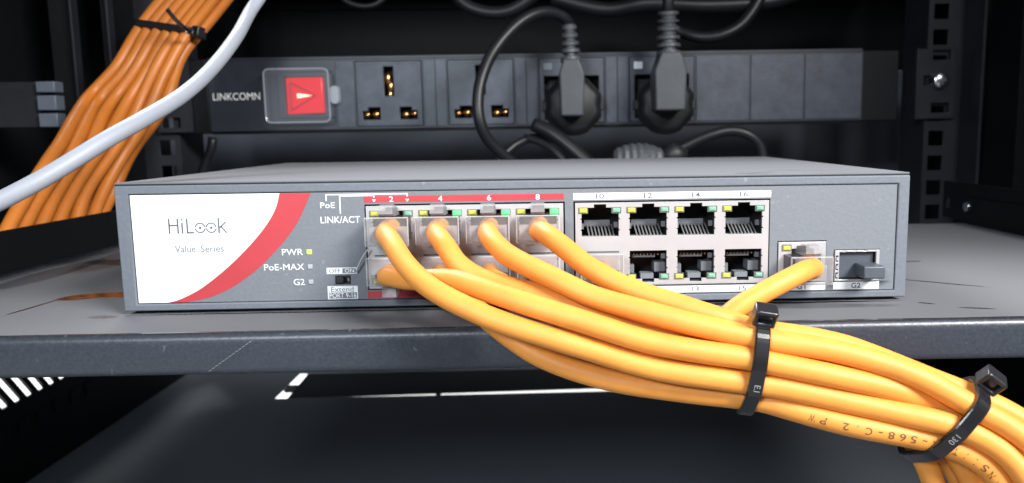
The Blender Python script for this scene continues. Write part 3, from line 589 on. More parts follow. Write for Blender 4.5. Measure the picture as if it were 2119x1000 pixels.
# ================================================================== cables
PATHS = {
'2': [[-36.2,-1.5,24.3],[-36.5,-7.4,23.6],[-35.2,-13.2,23.1],[-33.4,-19.0,23.0],[-31.3,-24.3,21.8],[-28.6,-28.8,19.1],[-25.2,-33.0,16.4],[-21.2,-36.6,13.9],[-16.5,-39.5,11.5],[-11.3,-41.7,9.3],[-5.9,-43.4,7.3],[-0.2,-44.7,5.5],[5.5,-45.7,3.7],[11.2,-46.6,1.8],[16.9,-47.1,-0.1],[22.6,-47.9,-1.9],[28.4,-48.8,-3.4],[34.3,-49.7,-4.6],[40.2,-50.5,-5.5],[46.2,-51.0,-6.3],[52.2,-51.3,-7.2],[58.3,-51.8,-8.0],[64.3,-52.6,-8.9],[70.2,-53.3,-10.0],[76.0,-54.2,-11.3],[81.8,-55.2,-12.6],[87.6,-56.4,-13.9],[93.4,-57.6,-15.1],[99.1,-58.4,-16.7],[104.4,-59.2,-18.9],[109.3,-60.6,-22.2],[112.8,-62.6,-26.8],[114.5,-64.7,-32.1],[115.4,-66.7,-37.7]],
'4': [[-22.3,-1.5,24.3],[-22.5,-7.4,23.7],[-21.5,-13.2,23.2],[-20.1,-18.8,22.9],[-18.2,-23.5,21.1],[-15.3,-26.1,17.3],[-10.9,-27.7,14.2],[-5.7,-29.9,12.6],[-0.5,-32.5,11.7],[4.9,-35.0,10.5],[10.2,-37.1,9.0],[15.6,-38.8,7.1],[21.1,-40.0,5.0],[26.7,-40.9,3.1],[32.5,-41.6,1.6],[38.3,-42.4,0.3],[44.2,-43.1,-0.6],[50.1,-43.8,-1.3],[56.0,-44.4,-1.9],[61.9,-45.1,-2.7],[67.8,-45.9,-3.6],[73.6,-46.5,-4.9],[79.3,-47.1,-6.6],[84.7,-47.6,-8.9],[89.8,-48.2,-11.9],[94.4,-48.9,-15.7],[98.6,-49.6,-19.9],[102.4,-50.3,-24.4],[105.5,-51.1,-29.4],[107.9,-51.9,-34.8],[109.6,-52.8,-40.5],[110.3,-53.2,-43.4]],
'6': [[-8.5,-1.5,24.3],[-8.6,-7.4,23.6],[-8.1,-13.5,23.3],[-7.2,-19.4,23.3],[-5.6,-25.1,22.6],[-2.4,-29.4,20.4],[1.9,-33.1,18.3],[6.6,-36.4,16.3],[11.5,-39.4,14.3],[16.7,-41.6,12.1],[22.2,-43.5,10.5],[27.8,-45.4,9.1],[33.5,-46.9,7.6],[39.3,-47.9,6.0],[45.2,-48.7,4.7],[51.1,-49.5,3.5],[57.1,-50.3,2.4],[63.1,-51.1,1.5],[69.1,-51.9,0.5],[75.0,-52.8,-0.7],[80.9,-53.7,-2.1],[86.7,-54.8,-3.8],[92.3,-56.3,-6.0],[97.5,-57.4,-9.0],[102.6,-58.4,-12.1],[107.9,-59.6,-15.0],[112.8,-61.1,-18.2],[116.9,-63.3,-22.0],[120.0,-65.5,-26.5],[121.9,-67.5,-31.9],[122.6,-68.5,-34.7]],
'8': [[5.4,-1.5,24.3],[5.3,-7.4,23.5],[5.8,-13.3,23.8],[6.8,-18.9,24.4],[9.1,-23.7,23.3],[12.7,-27.6,20.9],[16.7,-30.9,18.0],[21.2,-34.0,15.4],[26.1,-36.5,12.9],[31.3,-38.8,11.0],[36.8,-40.8,9.4],[42.4,-42.5,7.7],[48.0,-43.9,6.0],[53.6,-44.7,4.1],[59.4,-45.4,2.9],[65.4,-46.3,2.1],[71.3,-47.2,1.0],[77.2,-48.0,-0.5],[83.0,-48.9,-2.6],[88.6,-50.0,-4.7],[94.1,-51.3,-6.7],[99.6,-52.5,-8.7],[105.1,-53.8,-11.0],[110.6,-55.1,-13.6],[115.6,-56.7,-16.5],[120.5,-58.3,-19.7],[124.8,-59.9,-23.5],[128.1,-61.3,-28.2],[130.9,-62.6,-33.4]],
'1': [[-36.2,-1.5,11.8],[-36.3,-7.5,11.3],[-35.5,-13.3,11.9],[-33.4,-18.7,12.8],[-29.3,-22.7,12.9],[-24.3,-26.0,13.2],[-19.3,-29.2,14.0],[-14.7,-33.0,14.3],[-10.1,-36.8,13.7],[-5.1,-40.1,12.6],[0.2,-42.7,11.3],[5.6,-44.8,9.8],[11.3,-46.2,8.1],[17.0,-47.3,6.4],[22.7,-48.3,4.7],[28.5,-49.3,3.0],[34.3,-50.2,1.5],[40.2,-50.9,0.2],[46.1,-51.3,-0.9],[52.1,-51.6,-1.8],[58.0,-52.2,-2.7],[63.9,-52.9,-3.7],[69.8,-53.7,-4.8],[75.6,-54.1,-6.1],[81.5,-54.4,-7.5],[87.3,-54.6,-9.1],[93.0,-54.1,-11.3],[98.7,-54.0,-13.8],[104.3,-54.3,-16.2],[109.6,-54.5,-18.9],[114.6,-54.7,-22.2],[118.9,-55.2,-26.3],[122.4,-56.0,-31.1],[124.5,-57.1,-36.5],[125.4,-58.6,-42.2]],
'3': [[-22.3,-1.5,11.8],[-22.4,-7.5,11.4],[-21.7,-13.4,11.6],[-20.1,-19.1,11.9],[-17.0,-23.7,10.6],[-13.2,-27.6,8.2],[-9.0,-30.9,5.4],[-4.7,-33.7,2.3],[-0.0,-36.1,-0.7],[5.0,-38.2,-3.4],[10.3,-40.0,-5.5],[15.9,-41.4,-7.3],[21.7,-42.8,-8.6],[27.5,-44.1,-9.5],[33.4,-45.2,-10.2],[39.4,-46.1,-10.9],[45.3,-46.9,-11.4],[51.3,-47.8,-11.9],[57.1,-49.1,-12.5],[62.6,-51.0,-13.7],[68.3,-52.7,-15.0],[74.0,-54.1,-16.3],[79.8,-55.1,-17.6],[85.7,-55.8,-18.8],[91.7,-56.3,-20.0],[97.5,-56.8,-21.5],[102.8,-57.8,-23.6],[107.4,-58.8,-26.7],[110.0,-60.4,-31.2],[111.1,-62.1,-36.7],[111.4,-62.8,-39.6]],
'5': [[-8.5,-1.5,11.8],[-8.6,-7.5,11.4],[-7.5,-13.3,11.4],[-5.5,-18.6,11.4],[-2.4,-23.2,10.5],[1.6,-27.1,8.8],[6.1,-30.2,6.7],[11.0,-32.5,4.4],[16.2,-34.4,2.1],[21.6,-36.0,-0.1],[27.1,-37.5,-2.0],[32.7,-39.0,-3.7],[38.4,-40.5,-5.1],[44.1,-41.9,-6.1],[49.9,-43.4,-6.7],[55.8,-44.8,-7.3],[61.6,-46.1,-8.0],[67.4,-47.3,-8.8],[73.2,-48.2,-10.0],[78.8,-48.7,-11.7],[83.9,-49.1,-14.3],[88.6,-49.3,-17.7],[92.6,-49.5,-21.9],[95.7,-49.8,-26.8],[98.0,-50.4,-32.2],[99.7,-51.1,-37.9],[101.1,-51.9,-43.7]],
'7': [[5.4,-1.5,11.8],[5.3,-7.5,11.4],[5.9,-13.2,10.9],[7.6,-18.2,9.9],[10.7,-22.1,7.8],[14.7,-25.4,5.3],[19.3,-28.2,2.9],[24.3,-30.5,0.7],[29.6,-32.5,-1.2],[35.1,-34.2,-2.8],[40.8,-35.6,-4.0],[46.6,-37.0,-5.0],[52.4,-38.2,-5.8],[58.3,-39.2,-6.5],[64.2,-40.0,-7.6],[69.9,-40.7,-9.0],[75.5,-41.4,-10.7],[81.0,-42.0,-12.8],[86.3,-42.6,-15.4],[91.4,-43.2,-18.4],[96.2,-43.8,-21.8],[100.7,-44.4,-25.7],[104.5,-45.1,-30.1],[107.4,-45.9,-35.2],[109.5,-46.7,-40.6],[111.2,-47.5,-46.3]],
'9': [[23.2,-1.5,11.8],[23.2,-7.5,11.4],[23.1,-13.4,11.4],[23.9,-19.0,11.3],[26.1,-24.0,10.4],[29.7,-28.2,9.0],[34.0,-31.9,7.4],[38.8,-34.7,5.7],[44.1,-36.8,3.9],[49.6,-38.4,2.0],[55.3,-39.1,0.1],[61.1,-39.7,-1.5],[66.9,-40.1,-2.9],[72.8,-40.4,-4.5],[78.7,-40.6,-6.4],[84.3,-40.8,-8.8],[89.7,-41.0,-11.6],[94.9,-41.4,-14.8],[99.8,-42.1,-18.2],[104.3,-43.0,-21.9],[108.6,-44.0,-25.9],[112.4,-45.0,-30.3],[115.4,-46.0,-35.3],[117.6,-47.0,-40.8],[119.5,-47.8,-46.4]],
'G': [[82.2,-3.0,11.8],[82.1,-9.0,11.7],[80.0,-14.5,12.1],[77.6,-19.7,13.1],[74.7,-24.5,13.6],[70.5,-27.9,12.8],[65.6,-30.1,11.1],[60.4,-31.5,8.9],[55.5,-32.5,6.4],[51.7,-33.2,3.2],[51.0,-33.3,-0.7],[54.3,-33.7,-3.7],[59.4,-34.1,-5.5],[65.0,-34.5,-6.8],[70.8,-34.9,-8.0],[76.5,-35.3,-9.6],[82.1,-35.7,-11.6],[87.6,-36.2,-14.0],[93.0,-36.6,-16.5],[98.3,-37.0,-19.2],[103.6,-37.7,-22.0],[108.9,-38.8,-24.7],[113.8,-40.3,-27.6],[118.0,-42.1,-31.3],[120.9,-44.1,-35.8],[123.0,-46.0,-41.0],[124.2,-48.0,-46.5]],
'L0': [[-185.7,221.9,134.3],[-188.8,217.2,127.3],[-191.9,212.1,120.6],[-194.9,207.0,113.8],[-197.8,201.9,106.8],[-200.2,197.0,99.7],[-202.4,192.4,92.4],[-205.5,188.7,85.1],[-210.7,186.9,78.8],[-215.4,184.8,73.2],[-216.7,178.5,68.1],[-215.3,170.8,64.0],[-213.0,162.8,60.7],[-210.5,154.6,57.5],[-208.1,146.7,53.9],[-206.0,139.0,50.2],[-204.2,131.1,46.3],[-203.1,123.3,42.0],[-202.5,115.9,37.0],[-202.6,108.9,31.2],[-202.7,102.1,25.3],[-202.8,95.3,19.3],[-202.8,88.9,13.0],[-202.8,82.9,6.2],[-202.8,77.1,-0.7]],
'L1': [[-184.9,227.5,134.2],[-188.1,223.3,126.8],[-191.4,218.3,120.0],[-194.7,213.2,113.3],[-197.8,208.1,106.5],[-200.5,203.1,99.5],[-202.8,198.4,92.3],[-205.7,194.3,85.1],[-209.8,192.1,78.2],[-214.4,189.9,71.4],[-216.2,184.1,65.6],[-215.5,176.6,61.1],[-213.7,168.6,57.5],[-212.1,160.3,54.3],[-210.2,152.2,50.9],[-208.2,144.2,47.0],[-206.7,136.5,42.7],[-206.3,129.5,37.4],[-206.8,123.0,31.4],[-207.6,116.5,25.3],[-207.8,109.5,19.6],[-207.8,102.7,13.8],[-207.8,96.7,7.2],[-207.8,91.4,-0.1],[-207.8,89.7,-2.6]],
'L2': [[-179.2,222.5,133.9],[-182.4,217.4,127.2],[-185.6,212.1,120.7],[-189.0,206.9,114.2],[-192.1,201.7,107.5],[-194.4,196.7,100.6],[-196.1,192.0,93.4],[-198.9,188.2,86.2],[-203.1,186.0,79.6],[-208.5,184.9,74.1],[-211.9,182.3,68.6],[-211.6,176.2,64.6],[-209.6,168.7,60.9],[-207.6,160.8,57.2],[-205.4,152.9,53.1],[-203.3,145.0,49.0],[-201.7,137.2,44.4],[-201.3,129.7,39.3],[-201.8,122.3,34.0],[-202.4,115.2,28.4],[-202.7,108.4,22.6],[-202.8,102.0,16.2],[-202.8,95.9,9.6],[-202.8,90.1,2.7],[-202.8,86.2,-1.9]],
'L3': [[-179.2,228.7,134.1],[-182.1,223.9,127.2],[-185.0,218.6,120.6],[-187.8,213.3,113.9],[-190.8,208.0,107.1],[-193.8,202.9,100.3],[-196.6,198.0,93.2],[-199.6,193.7,86.0],[-203.4,191.2,78.6],[-206.6,188.6,71.0],[-208.0,182.7,64.6],[-208.5,175.3,59.0],[-208.3,167.3,54.6],[-207.1,159.2,50.8],[-205.8,151.6,46.4],[-205.6,144.4,41.3],[-206.0,137.8,35.5],[-206.9,131.5,29.3],[-207.7,125.2,22.9],[-207.9,118.7,16.7],[-207.8,112.6,10.1],[-207.8,107.0,3.0],[-207.8,101.6,-4.3]],
'L4': [[-173.9,221.7,134.3],[-177.1,216.3,127.4],[-180.3,210.8,120.7],[-183.3,205.3,114.0],[-186.0,199.9,107.1],[-188.5,194.7,100.1],[-191.0,190.1,92.8],[-194.0,186.5,85.3],[-198.2,184.3,77.9],[-202.4,181.6,71.5],[-204.2,176.2,65.6],[-203.9,169.1,60.5],[-202.7,161.9,55.2],[-201.3,154.6,50.1],[-200.6,147.1,44.9],[-201.0,139.6,39.6],[-201.9,132.4,34.0],[-202.5,125.6,28.0],[-202.8,119.0,21.7],[-202.8,112.8,15.1],[-202.8,106.9,8.2],[-202.8,101.0,1.2],[-202.8,97.2,-3.5]],
'L5': [[-174.1,227.1,133.7],[-177.1,222.2,126.4],[-180.0,216.9,119.8],[-182.8,211.5,113.2],[-185.4,206.1,106.5],[-188.2,200.9,99.8],[-191.2,196.2,92.8],[-194.4,192.2,85.6],[-198.2,189.6,78.1],[-201.6,186.8,70.2],[-203.0,181.3,63.3],[-203.4,174.4,57.7],[-203.4,167.2,52.7],[-203.6,160.2,47.0],[-204.7,153.5,41.2],[-205.8,147.9,34.6],[-207.1,142.7,27.5],[-207.8,136.6,21.1],[-207.9,129.8,15.3],[-207.8,123.5,9.0],[-207.8,118.4,1.7],[-207.8,113.8,-6.0]],
'L6': [[-168.5,221.1,134.3],[-171.6,216.0,127.4],[-174.5,210.6,120.7],[-177.3,205.2,114.2],[-180.2,199.9,107.6],[-182.9,194.9,100.6],[-185.3,190.5,93.2],[-188.0,187.0,85.7],[-191.7,184.1,78.2],[-195.2,180.8,71.0],[-197.2,175.9,64.2],[-198.1,170.0,57.6],[-198.3,163.4,51.6],[-198.8,156.5,45.7],[-200.1,149.8,39.9],[-201.4,143.3,33.9],[-202.3,136.8,27.7],[-202.8,130.5,21.4],[-202.9,124.5,14.7],[-202.8,119.3,7.4],[-202.8,114.6,-0.3],[-202.8,111.6,-5.5]],
'L7': [[-168.4,226.9,134.1],[-171.1,222.4,127.0],[-173.9,217.0,120.2],[-176.6,211.5,113.6],[-179.4,206.1,106.9],[-182.2,201.0,100.0],[-184.8,196.5,92.9],[-187.3,192.5,85.2],[-190.3,189.2,77.3],[-193.4,185.5,69.6],[-196.2,180.8,62.3],[-198.5,175.2,55.5],[-200.5,169.5,48.9],[-202.7,163.4,42.7],[-204.7,157.4,36.3],[-206.4,151.7,29.5],[-207.6,145.9,22.6],[-208.0,140.0,15.9],[-208.0,134.0,9.1],[-208.0,128.2,2.3],[-207.9,122.3,-4.6],[-207.8,120.4,-6.9]],
'L8': [[-163.3,221.8,133.6],[-166.3,216.2,126.9],[-169.1,210.5,120.4],[-171.9,204.8,114.0],[-174.5,199.1,107.4],[-177.2,193.8,100.7],[-180.2,188.9,93.9],[-183.2,185.0,86.3],[-186.6,182.6,78.0],[-190.0,180.7,70.0],[-192.3,177.0,62.2],[-194.1,172.3,54.9],[-196.0,166.8,48.0],[-198.1,161.1,41.4],[-200.1,155.1,35.1],[-201.7,149.0,28.8],[-202.6,143.1,22.1],[-202.8,137.9,14.8],[-202.7,132.7,7.4],[-202.7,127.2,0.2],[-202.8,121.6,-6.9]],
'L9': [[-163.1,228.1,133.9],[-165.6,222.9,126.8],[-168.3,217.2,120.3],[-171.0,211.5,113.9],[-173.8,205.9,107.4],[-176.6,200.4,100.8],[-179.5,195.3,93.9],[-182.0,190.9,86.5],[-183.2,187.5,78.5],[-185.0,184.4,70.5],[-188.4,182.1,62.9],[-193.6,179.7,55.8],[-197.8,178.0,48.0],[-201.5,175.5,40.2],[-204.6,172.0,32.6],[-206.9,167.4,25.4],[-207.9,161.2,19.2],[-208.1,154.2,13.7],[-208.0,147.5,7.8],[-207.9,141.7,1.0],[-207.8,136.6,-6.4],[-207.8,134.9,-8.9]],
'L10': [[-157.9,221.5,133.7],[-160.8,215.7,127.2],[-163.6,209.9,120.9],[-166.2,204.2,114.5],[-168.8,198.4,108.1],[-171.6,193.2,101.2],[-174.8,189.1,93.7],[-177.8,185.5,86.0],[-180.7,182.3,78.2],[-183.3,179.4,70.0],[-186.6,177.2,61.7],[-190.2,176.1,53.7],[-194.7,173.9,46.5],[-198.2,170.4,39.3],[-200.6,165.7,32.1],[-202.2,160.4,25.1],[-202.9,154.9,18.1],[-202.8,149.0,11.3],[-202.7,142.9,4.7],[-202.8,136.6,-1.7],[-202.8,130.2,-8.1]],
'L11': [[-155.5,228.1,133.8],[-158.0,222.4,127.0],[-160.5,216.5,120.6],[-163.1,210.6,114.3],[-165.9,204.8,107.9],[-169.2,199.6,101.5],[-173.0,195.5,95.1],[-176.1,192.3,88.0],[-177.3,188.3,80.3],[-177.9,184.0,72.8],[-180.3,181.4,65.3],[-185.2,181.5,58.3],[-191.3,182.5,51.8],[-197.2,183.4,45.2],[-201.9,183.1,37.7],[-205.3,181.4,29.8],[-207.4,177.5,22.3],[-208.1,171.6,16.0],[-207.9,164.8,10.2],[-207.8,158.7,3.7],[-207.8,153.1,-3.5],[-207.8,147.9,-10.8]],
'white': [[-100.5,117.2,117.3],[-102.6,113.8,112.6],[-104.6,110.3,108.0],[-106.3,106.6,103.4],[-107.5,102.3,99.2],[-107.6,97.4,95.6],[-107.2,92.1,92.4],[-106.7,86.8,89.4],[-106.5,81.5,86.3],[-106.7,76.3,83.0],[-106.9,71.1,79.8],[-107.2,65.8,76.7],[-107.5,60.5,73.7],[-107.8,55.0,70.9],[-108.0,49.5,68.3],[-108.4,43.9,65.8],[-109.0,38.3,63.3],[-109.8,32.7,61.0],[-110.9,27.1,58.7],[-112.2,21.5,56.4],[-113.8,16.1,54.0],[-116.0,10.9,51.5],[-118.6,6.1,48.7],[-121.6,1.8,45.6],[-125.0,-2.3,42.4],[-128.5,-6.2,39.3],[-132.8,-9.4,36.3],[-137.6,-11.9,33.4],[-142.5,-14.3,30.6]],
'cord1': [[25.1,261.2,108.3],[23.8,256.7,112.3],[21.0,252.5,115.9],[16.3,249.3,118.1],[11.3,245.6,118.6],[6.3,242.1,117.9],[1.3,239.1,115.9],[-3.5,236.5,112.9],[-7.9,234.2,109.2],[-11.9,232.0,105.1],[-15.7,229.9,100.6],[-19.1,227.8,95.9],[-22.0,225.4,91.0],[-24.2,223.0,85.7],[-26.1,221.0,80.2],[-27.5,219.4,74.4],[-28.2,218.0,68.4],[-28.2,216.9,62.3],[-27.3,216.7,56.2],[-25.5,218.2,50.5],[-22.7,220.6,45.6],[-19.0,223.3,41.3],[-15.1,226.2,37.5],[-11.1,229.0,33.8],[-6.9,232.0,30.3],[-2.7,234.9,26.8]],
'cord2': [[84.4,260.2,116.1],[84.5,259.1,122.2],[85.6,260.5,128.1],[86.9,262.8,133.7],[88.3,265.2,139.2]],
'under1': [[-22.6,244.0,29.5],[-19.1,245.4,34.2],[-15.2,247.1,38.6],[-11.0,249.4,42.2],[-6.3,252.0,44.9],[-1.4,255.1,46.7],[3.8,258.1,47.3],[9.2,260.7,46.7],[14.7,263.1,45.7]],
'under2': [[1.8,251.7,55.0],[7.1,249.5,52.6],[12.2,247.5,49.7],[17.1,245.9,46.2],[21.8,244.4,42.4],[26.3,243.0,38.4],[30.8,241.5,34.3],[35.2,240.1,30.2]],
'under3': [[-4.1,253.9,47.4],[1.9,251.1,45.7],[7.6,248.1,43.4],[12.7,244.9,40.1],[17.2,242.5,35.6],[21.2,240.6,30.4]],
'arch': [[62.8,246.8,26.7],[68.4,246.2,29.4],[74.0,245.6,32.2],[79.5,244.9,35.1],[84.9,244.1,38.2],[90.4,243.4,41.1],[95.9,242.7,43.9],[101.6,242.1,46.4],[107.6,242.0,48.3],[113.7,242.1,49.7],[119.9,241.9,49.7],[125.9,241.3,48.0],[131.1,241.6,44.7],[134.8,242.1,39.7],[136.1,242.2,33.6],[136.7,242.3,27.4]],
'top1': [[-50.2,295.7,142.6],[-46.9,294.9,137.4],[-43.1,294.1,132.5],[-38.0,293.4,129.0],[-32.2,292.9,126.7],[-26.2,292.5,125.4],[-20.0,292.2,125.1],[-13.8,292.2,126.1],[-8.1,292.3,128.5],[-2.8,292.6,131.8],[2.3,292.9,135.3],[7.4,293.2,138.9]],
'top2': [[92.1,297.1,114.5],[97.4,295.3,112.2],[102.8,293.7,110.2],[108.6,292.3,109.2],[114.5,291.2,109.0],[120.4,290.5,109.8],[126.0,290.4,111.9],[131.3,290.8,114.8],[136.0,291.2,118.6],[139.8,291.6,123.2],[143.1,292.2,128.2],[146.1,292.8,133.4],[148.8,293.5,138.7],[151.5,294.1,144.1]],
'top3': [[-121.8,292.6,139.5],[-117.3,291.9,135.4],[-112.5,291.3,131.8],[-106.7,290.8,129.8],[-100.6,290.6,129.4],[-94.8,290.5,131.0],[-90.0,290.9,134.8],[-85.7,291.3,139.1]],
'top4': [[13.6,307.8,136.8],[19.5,307.4,135.2],[25.4,307.0,133.5],[31.3,306.6,131.9],[37.3,306.2,130.4],[43.3,305.8,129.2],[49.4,305.5,128.5],[55.6,305.4,128.8],[61.6,305.3,129.9],[67.6,305.3,131.1],[73.7,305.2,131.9],[79.9,305.0,132.0],[86.0,304.7,131.8],[92.2,304.5,131.4],[98.3,304.2,131.0],[104.4,304.0,130.6],[110.6,303.7,130.4],[116.7,303.5,130.3],[122.9,303.3,130.4],[129.0,303.1,130.5],[135.2,302.9,130.8],[141.3,302.7,131.1],[147.4,302.6,131.6],[153.5,302.4,132.3],[159.6,302.4,133.4],[165.5,302.4,135.1],[171.2,302.5,137.4],[176.8,302.7,139.9],[182.4,302.9,142.5]],
'leftc': [[-186.1,252.3,49.6],[-186.9,251.6,43.6],[-189.8,252.6,38.2],[-192.6,253.2,32.7],[-195.2,253.6,27.1]]}
def ring_plug(name_loc, cx, bx0, bx1, bz0, bz1, neck, label):
    """angled mains plug: round base on the socket, box body hanging down, ribbed strain relief going up, then its cord"""
    t = thing('power_plug', (cx, 272, 70), label, 'power plug', 'angled plugs in the power strip')
    mb = MB(); rings = []
    zc = 66.3-(cx-5)*.0
    for y, rad in ((280.5, 16.5), (270, 17.4), (266, 17.4), (262, 15.5), (260, 13)):
        rings.append([(cx+rad*math.cos(a)*(1-.05*math.cos(8*a)), y, zc+rad*1.05*math.sin(a)) for a in (2*math.pi*j/48 for j in range(48))])
    mb.loft(rings).build('base', M['plugbase'], t, smooth=True)
    for sx in (-1, 1): MB().box(cx+sx*17-2, cx+sx*17+2, 268, 274, zc-3, zc+3).build('grip_lug', M['plugbase'], t, .5)
    xm = (bx0+bx1)/2
    (nx0, nx1, nz, tz) = neck
    b = MB(); poly = [(bx0+.6, bz0), (bx1-.6, bz0), (bx1, bz1), (nx1, nz), (nx0, nz), (bx0, bz1)]
    b.prism(poly, 240, 262); b.build('plug_body', M['plug'], t, 1.2, seg=3)
    return t, xm
def relief(t, pts, r0, r1, parent_label=None):
    P = smoothpath(pts, .8); L = len(P); rad = []
    acc = 0; prev = P[0]
    for i, p in enumerate(P):
        acc += (p-prev).length; prev = p; base = r0+(r1-r0)*i/(L-1); rad.append(base if (acc % 4.6) < 2.7 else base*.6)
    MB().tube(P, rad, 18).build('strain_relief', M['plug'], t, smooth=False)
    # spine joining the ribs
    MB().tube([p+Vector((0, -1.2, 0)) for p in P], r1*.75, 8).build('relief_spine', M['plug'], t, smooth=True)
t, xm = ring_plug('a', 25.6, 16.8, 31.4, 59.4, 84, (19.3, 28.3, 92, 0), 'left of the two black angled plugs, its cord looping up and over to the left')
relief(t, [(24.0, 250, 91), (23.6, 250, 100), (23.0, 248, 112)], 6.2, 4.2)
MB().tube(smoothpath([(23.0, 248, 111)]+PATHS['cord1'], 3), 3.3, 14).build('cord', M['rubber'], t, smooth=True)
t, xm = ring_plug('b', 82.0, 71.8, 90.6, 62.0, 85, (75.8, 87.0, 95.4, 0), 'right of the two black angled plugs, its cord going straight up out of the picture')
relief(t, [(81.4, 250, 94), (81.0, 250, 106), (80.6, 248, 119)], 7.4, 6.0)
MB().tube(smoothpath([(80.6, 248, 118), (80.4, 246, 126), (82, 250, 150), (88, 260, 176)], 3), 3.4, 14).build('cord', M['rubber'], t, smooth=True)
def cord(key, rad, label, m_='rubber', cat='power cord', group='black cords behind the switch'):
    P = smoothpath(PATHS[key], 3); t = tag(MB().tube(P, rad, 14).build('black_flex', M[m_], None, smooth=True), label, cat, group); return t
cord('under1', 2.6, 'thin shiny black cord arching up from behind the left part of the switch lid')
cord('under2', 4.2, 'thick black cord sloping down to the right under the left plug')
cord('under3', 2.2, 'short thin black cord in the middle of the tangle behind the switch')
cord('arch', 3.3, 'black cord forming an arch behind the right half of the switch')
cord('top1', 4.0, 'thick black cord sagging in at the top edge left of the left plug')
cord('top2', 3.6, 'black cord hanging in a U to the right of the right plug')
cord('top3', 1.8, 'thin dark grey cord dipping into the top edge above the red switch')
cord('top4', 5.0, 'thick black cord running along the top edge behind both plugs')
cord('leftc', 2.6, 'short shiny black cord visible behind the left end of the switch lid')
# ribbed connector of a cord lying behind the switch
t = thing('cord_connector', (70, 190, 38), 'ribbed round black cord connector just showing behind the switch lid', 'connector')
rings = []
for k in range(15):
    x = 44+k*1.9; rad = 8.5*math.sqrt(max(.05, 1-((x-57)/15.5)**2)); rad *= (1 if k % 2 else .9)
    rings.append([(x, 196+rad*math.cos(a), 36+rad*math.sin(a)) for a in (2*math.pi*j/20 for j in range(20))])
MB().loft(rings).build('shell', M['plug'], t)
MB().tube([(70, 196, 36), (76, 196, 38), (82, 197, 37)], [4, 6, 4], 14).build('collar', M['plugbase'], t, smooth=True)

RC = 2.72
def plugmeshes():
    mb = MB(); rings = []
    for y, hw, z0, z1 in ((4, 5.6, -3.4, 3.6), (-6.2, 5.6, -3.5, 3.7), (-6.8, 5.75, -3.7, 3.9), (-9.2, 5.7, -3.7, 3.9), (-9.9, 5.3, -3.3, 3.5)):
        rings.append([(-hw, y, z0), (hw, y, z0), (hw, y, z1), (-hw, y, z1)])
    body = mb.loft(rings).mesh('plug_body', M['clear'])
    c = MB(); c.add([(x, y, z) for x in (-1.9, 1.9) for (y, z) in ((2, 3.9), (2, 5.3), (-5.5, 7.4), (-8.4, 7.2), (-8.6, 5.0), (-6, 4.2))], [(0, 1, 2, 3, 4, 5), (11, 10, 9, 8, 7, 6)]+[(i, i+6, (i+1) % 6+6, (i+1) % 6) for i in range(6)])
    clip = c.mesh('latch', M['clip'])
    g_ = MB(); g_.box(-5.9, 5.9, -8.6, -7.9, -3.95, -3.6); g_.box(-5.9, 5.9, -8.6, -7.9, 3.8, 4.1); g_.box(-6.0, -5.7, -8.6, -7.9, -3.6, 3.8); g_.box(5.7, 6.0, -8.6, -7.9, -3.6, 3.8); g_.box(-5.2, 5.2, -4.2, -3.8, -3.55, -3.4); g_.box(-5.2, 5.2, -5.6, -4.6, -3.3, 1.2)
    return body, clip, g_.mesh('plug_rim', M['plugrim'])
PB, PC, PR = plugmeshes()
gm = MB()
for k in range(8): gm.box(-3.9+k*1.02, -3.5+k*1.02, -1, 3.5, -3.35, -3.2); gm.box(-3.9+k*1.02, -3.4+k*1.02, -5.4, -1, -.4, .3)
GC = gm.mesh('contacts', M['gold'])
NAMES = {'2': ('orange cable from top port 2, crossing in front of the cable below it', XC[0], 1), '4': ('orange cable dropping almost straight from top port 4', XC[1], 1),
 '6': ('orange cable from top port 6, sweeping across the front to the first tie', XC[2], 1), '8': ('orange cable from top port 8, uppermost of the bundle', XC[3], 1),
 '1': ('orange cable from the bottom left port, passing behind the cable of port 2', XC[0], 0), '3': ('lowest front orange cable, carrying the black printed lettering', XC[1], 0),
 '5': ('orange cable from the third bottom port, mostly hidden by the cable of port 6', XC[2], 0), '7': ('orange cable from the fourth bottom port, behind the cable of port 6', XC[3], 0),
 '9': ('orange cable from the bottom left port of the white numbered block', XC[4], 0), 'G': ('orange cable from the single G1 port, running down left behind the bundle', 82.2, 0)}
for key, (lb, cx, tp) in NAMES.items():
    P = smoothpath(PATHS[key], 1.6)
    t = thing('network_cable', tuple(PATHS[key][0]), lb, 'network cable', 'orange cables plugged into the switch')
    n3 = [p+Vector((noise.noise(p*.05+Vector((int(ord(key)), 0, 0)))*.5, 0, noise.noise(p*.05+Vector((0, ord(key), 9)))*.5)) for p in P]
    MB().tube(n3, RC, 20).build('jacket', M['orange'], t, smooth=True)
    c = Vector((cx, 0, (23.6 if tp else 12.6) if key != 'G' else 10.6))
    for me in (PB, PR, PC):
        o = link(me.name, me, t); o.location = (c-Vector(ORG[t.name]))*S
        if not tp and key != 'G': o.scale.z = -1
    if key == '3': T3, T3P = t, n3
    link('contacts', GC, t).location = (c-Vector(ORG[t.name]))*S
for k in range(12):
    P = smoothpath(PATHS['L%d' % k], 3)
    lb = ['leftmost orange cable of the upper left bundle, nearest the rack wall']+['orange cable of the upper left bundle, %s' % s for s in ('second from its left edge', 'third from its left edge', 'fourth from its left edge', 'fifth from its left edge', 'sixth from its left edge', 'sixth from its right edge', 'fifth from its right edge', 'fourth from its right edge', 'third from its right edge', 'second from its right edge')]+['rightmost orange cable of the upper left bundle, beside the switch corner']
    tag(MB().tube(P, 2.85, 16).build('network_cable', M['orangefar'], None, smooth=True), lb[k], 'network cable', 'orange cables in the upper left bundle')
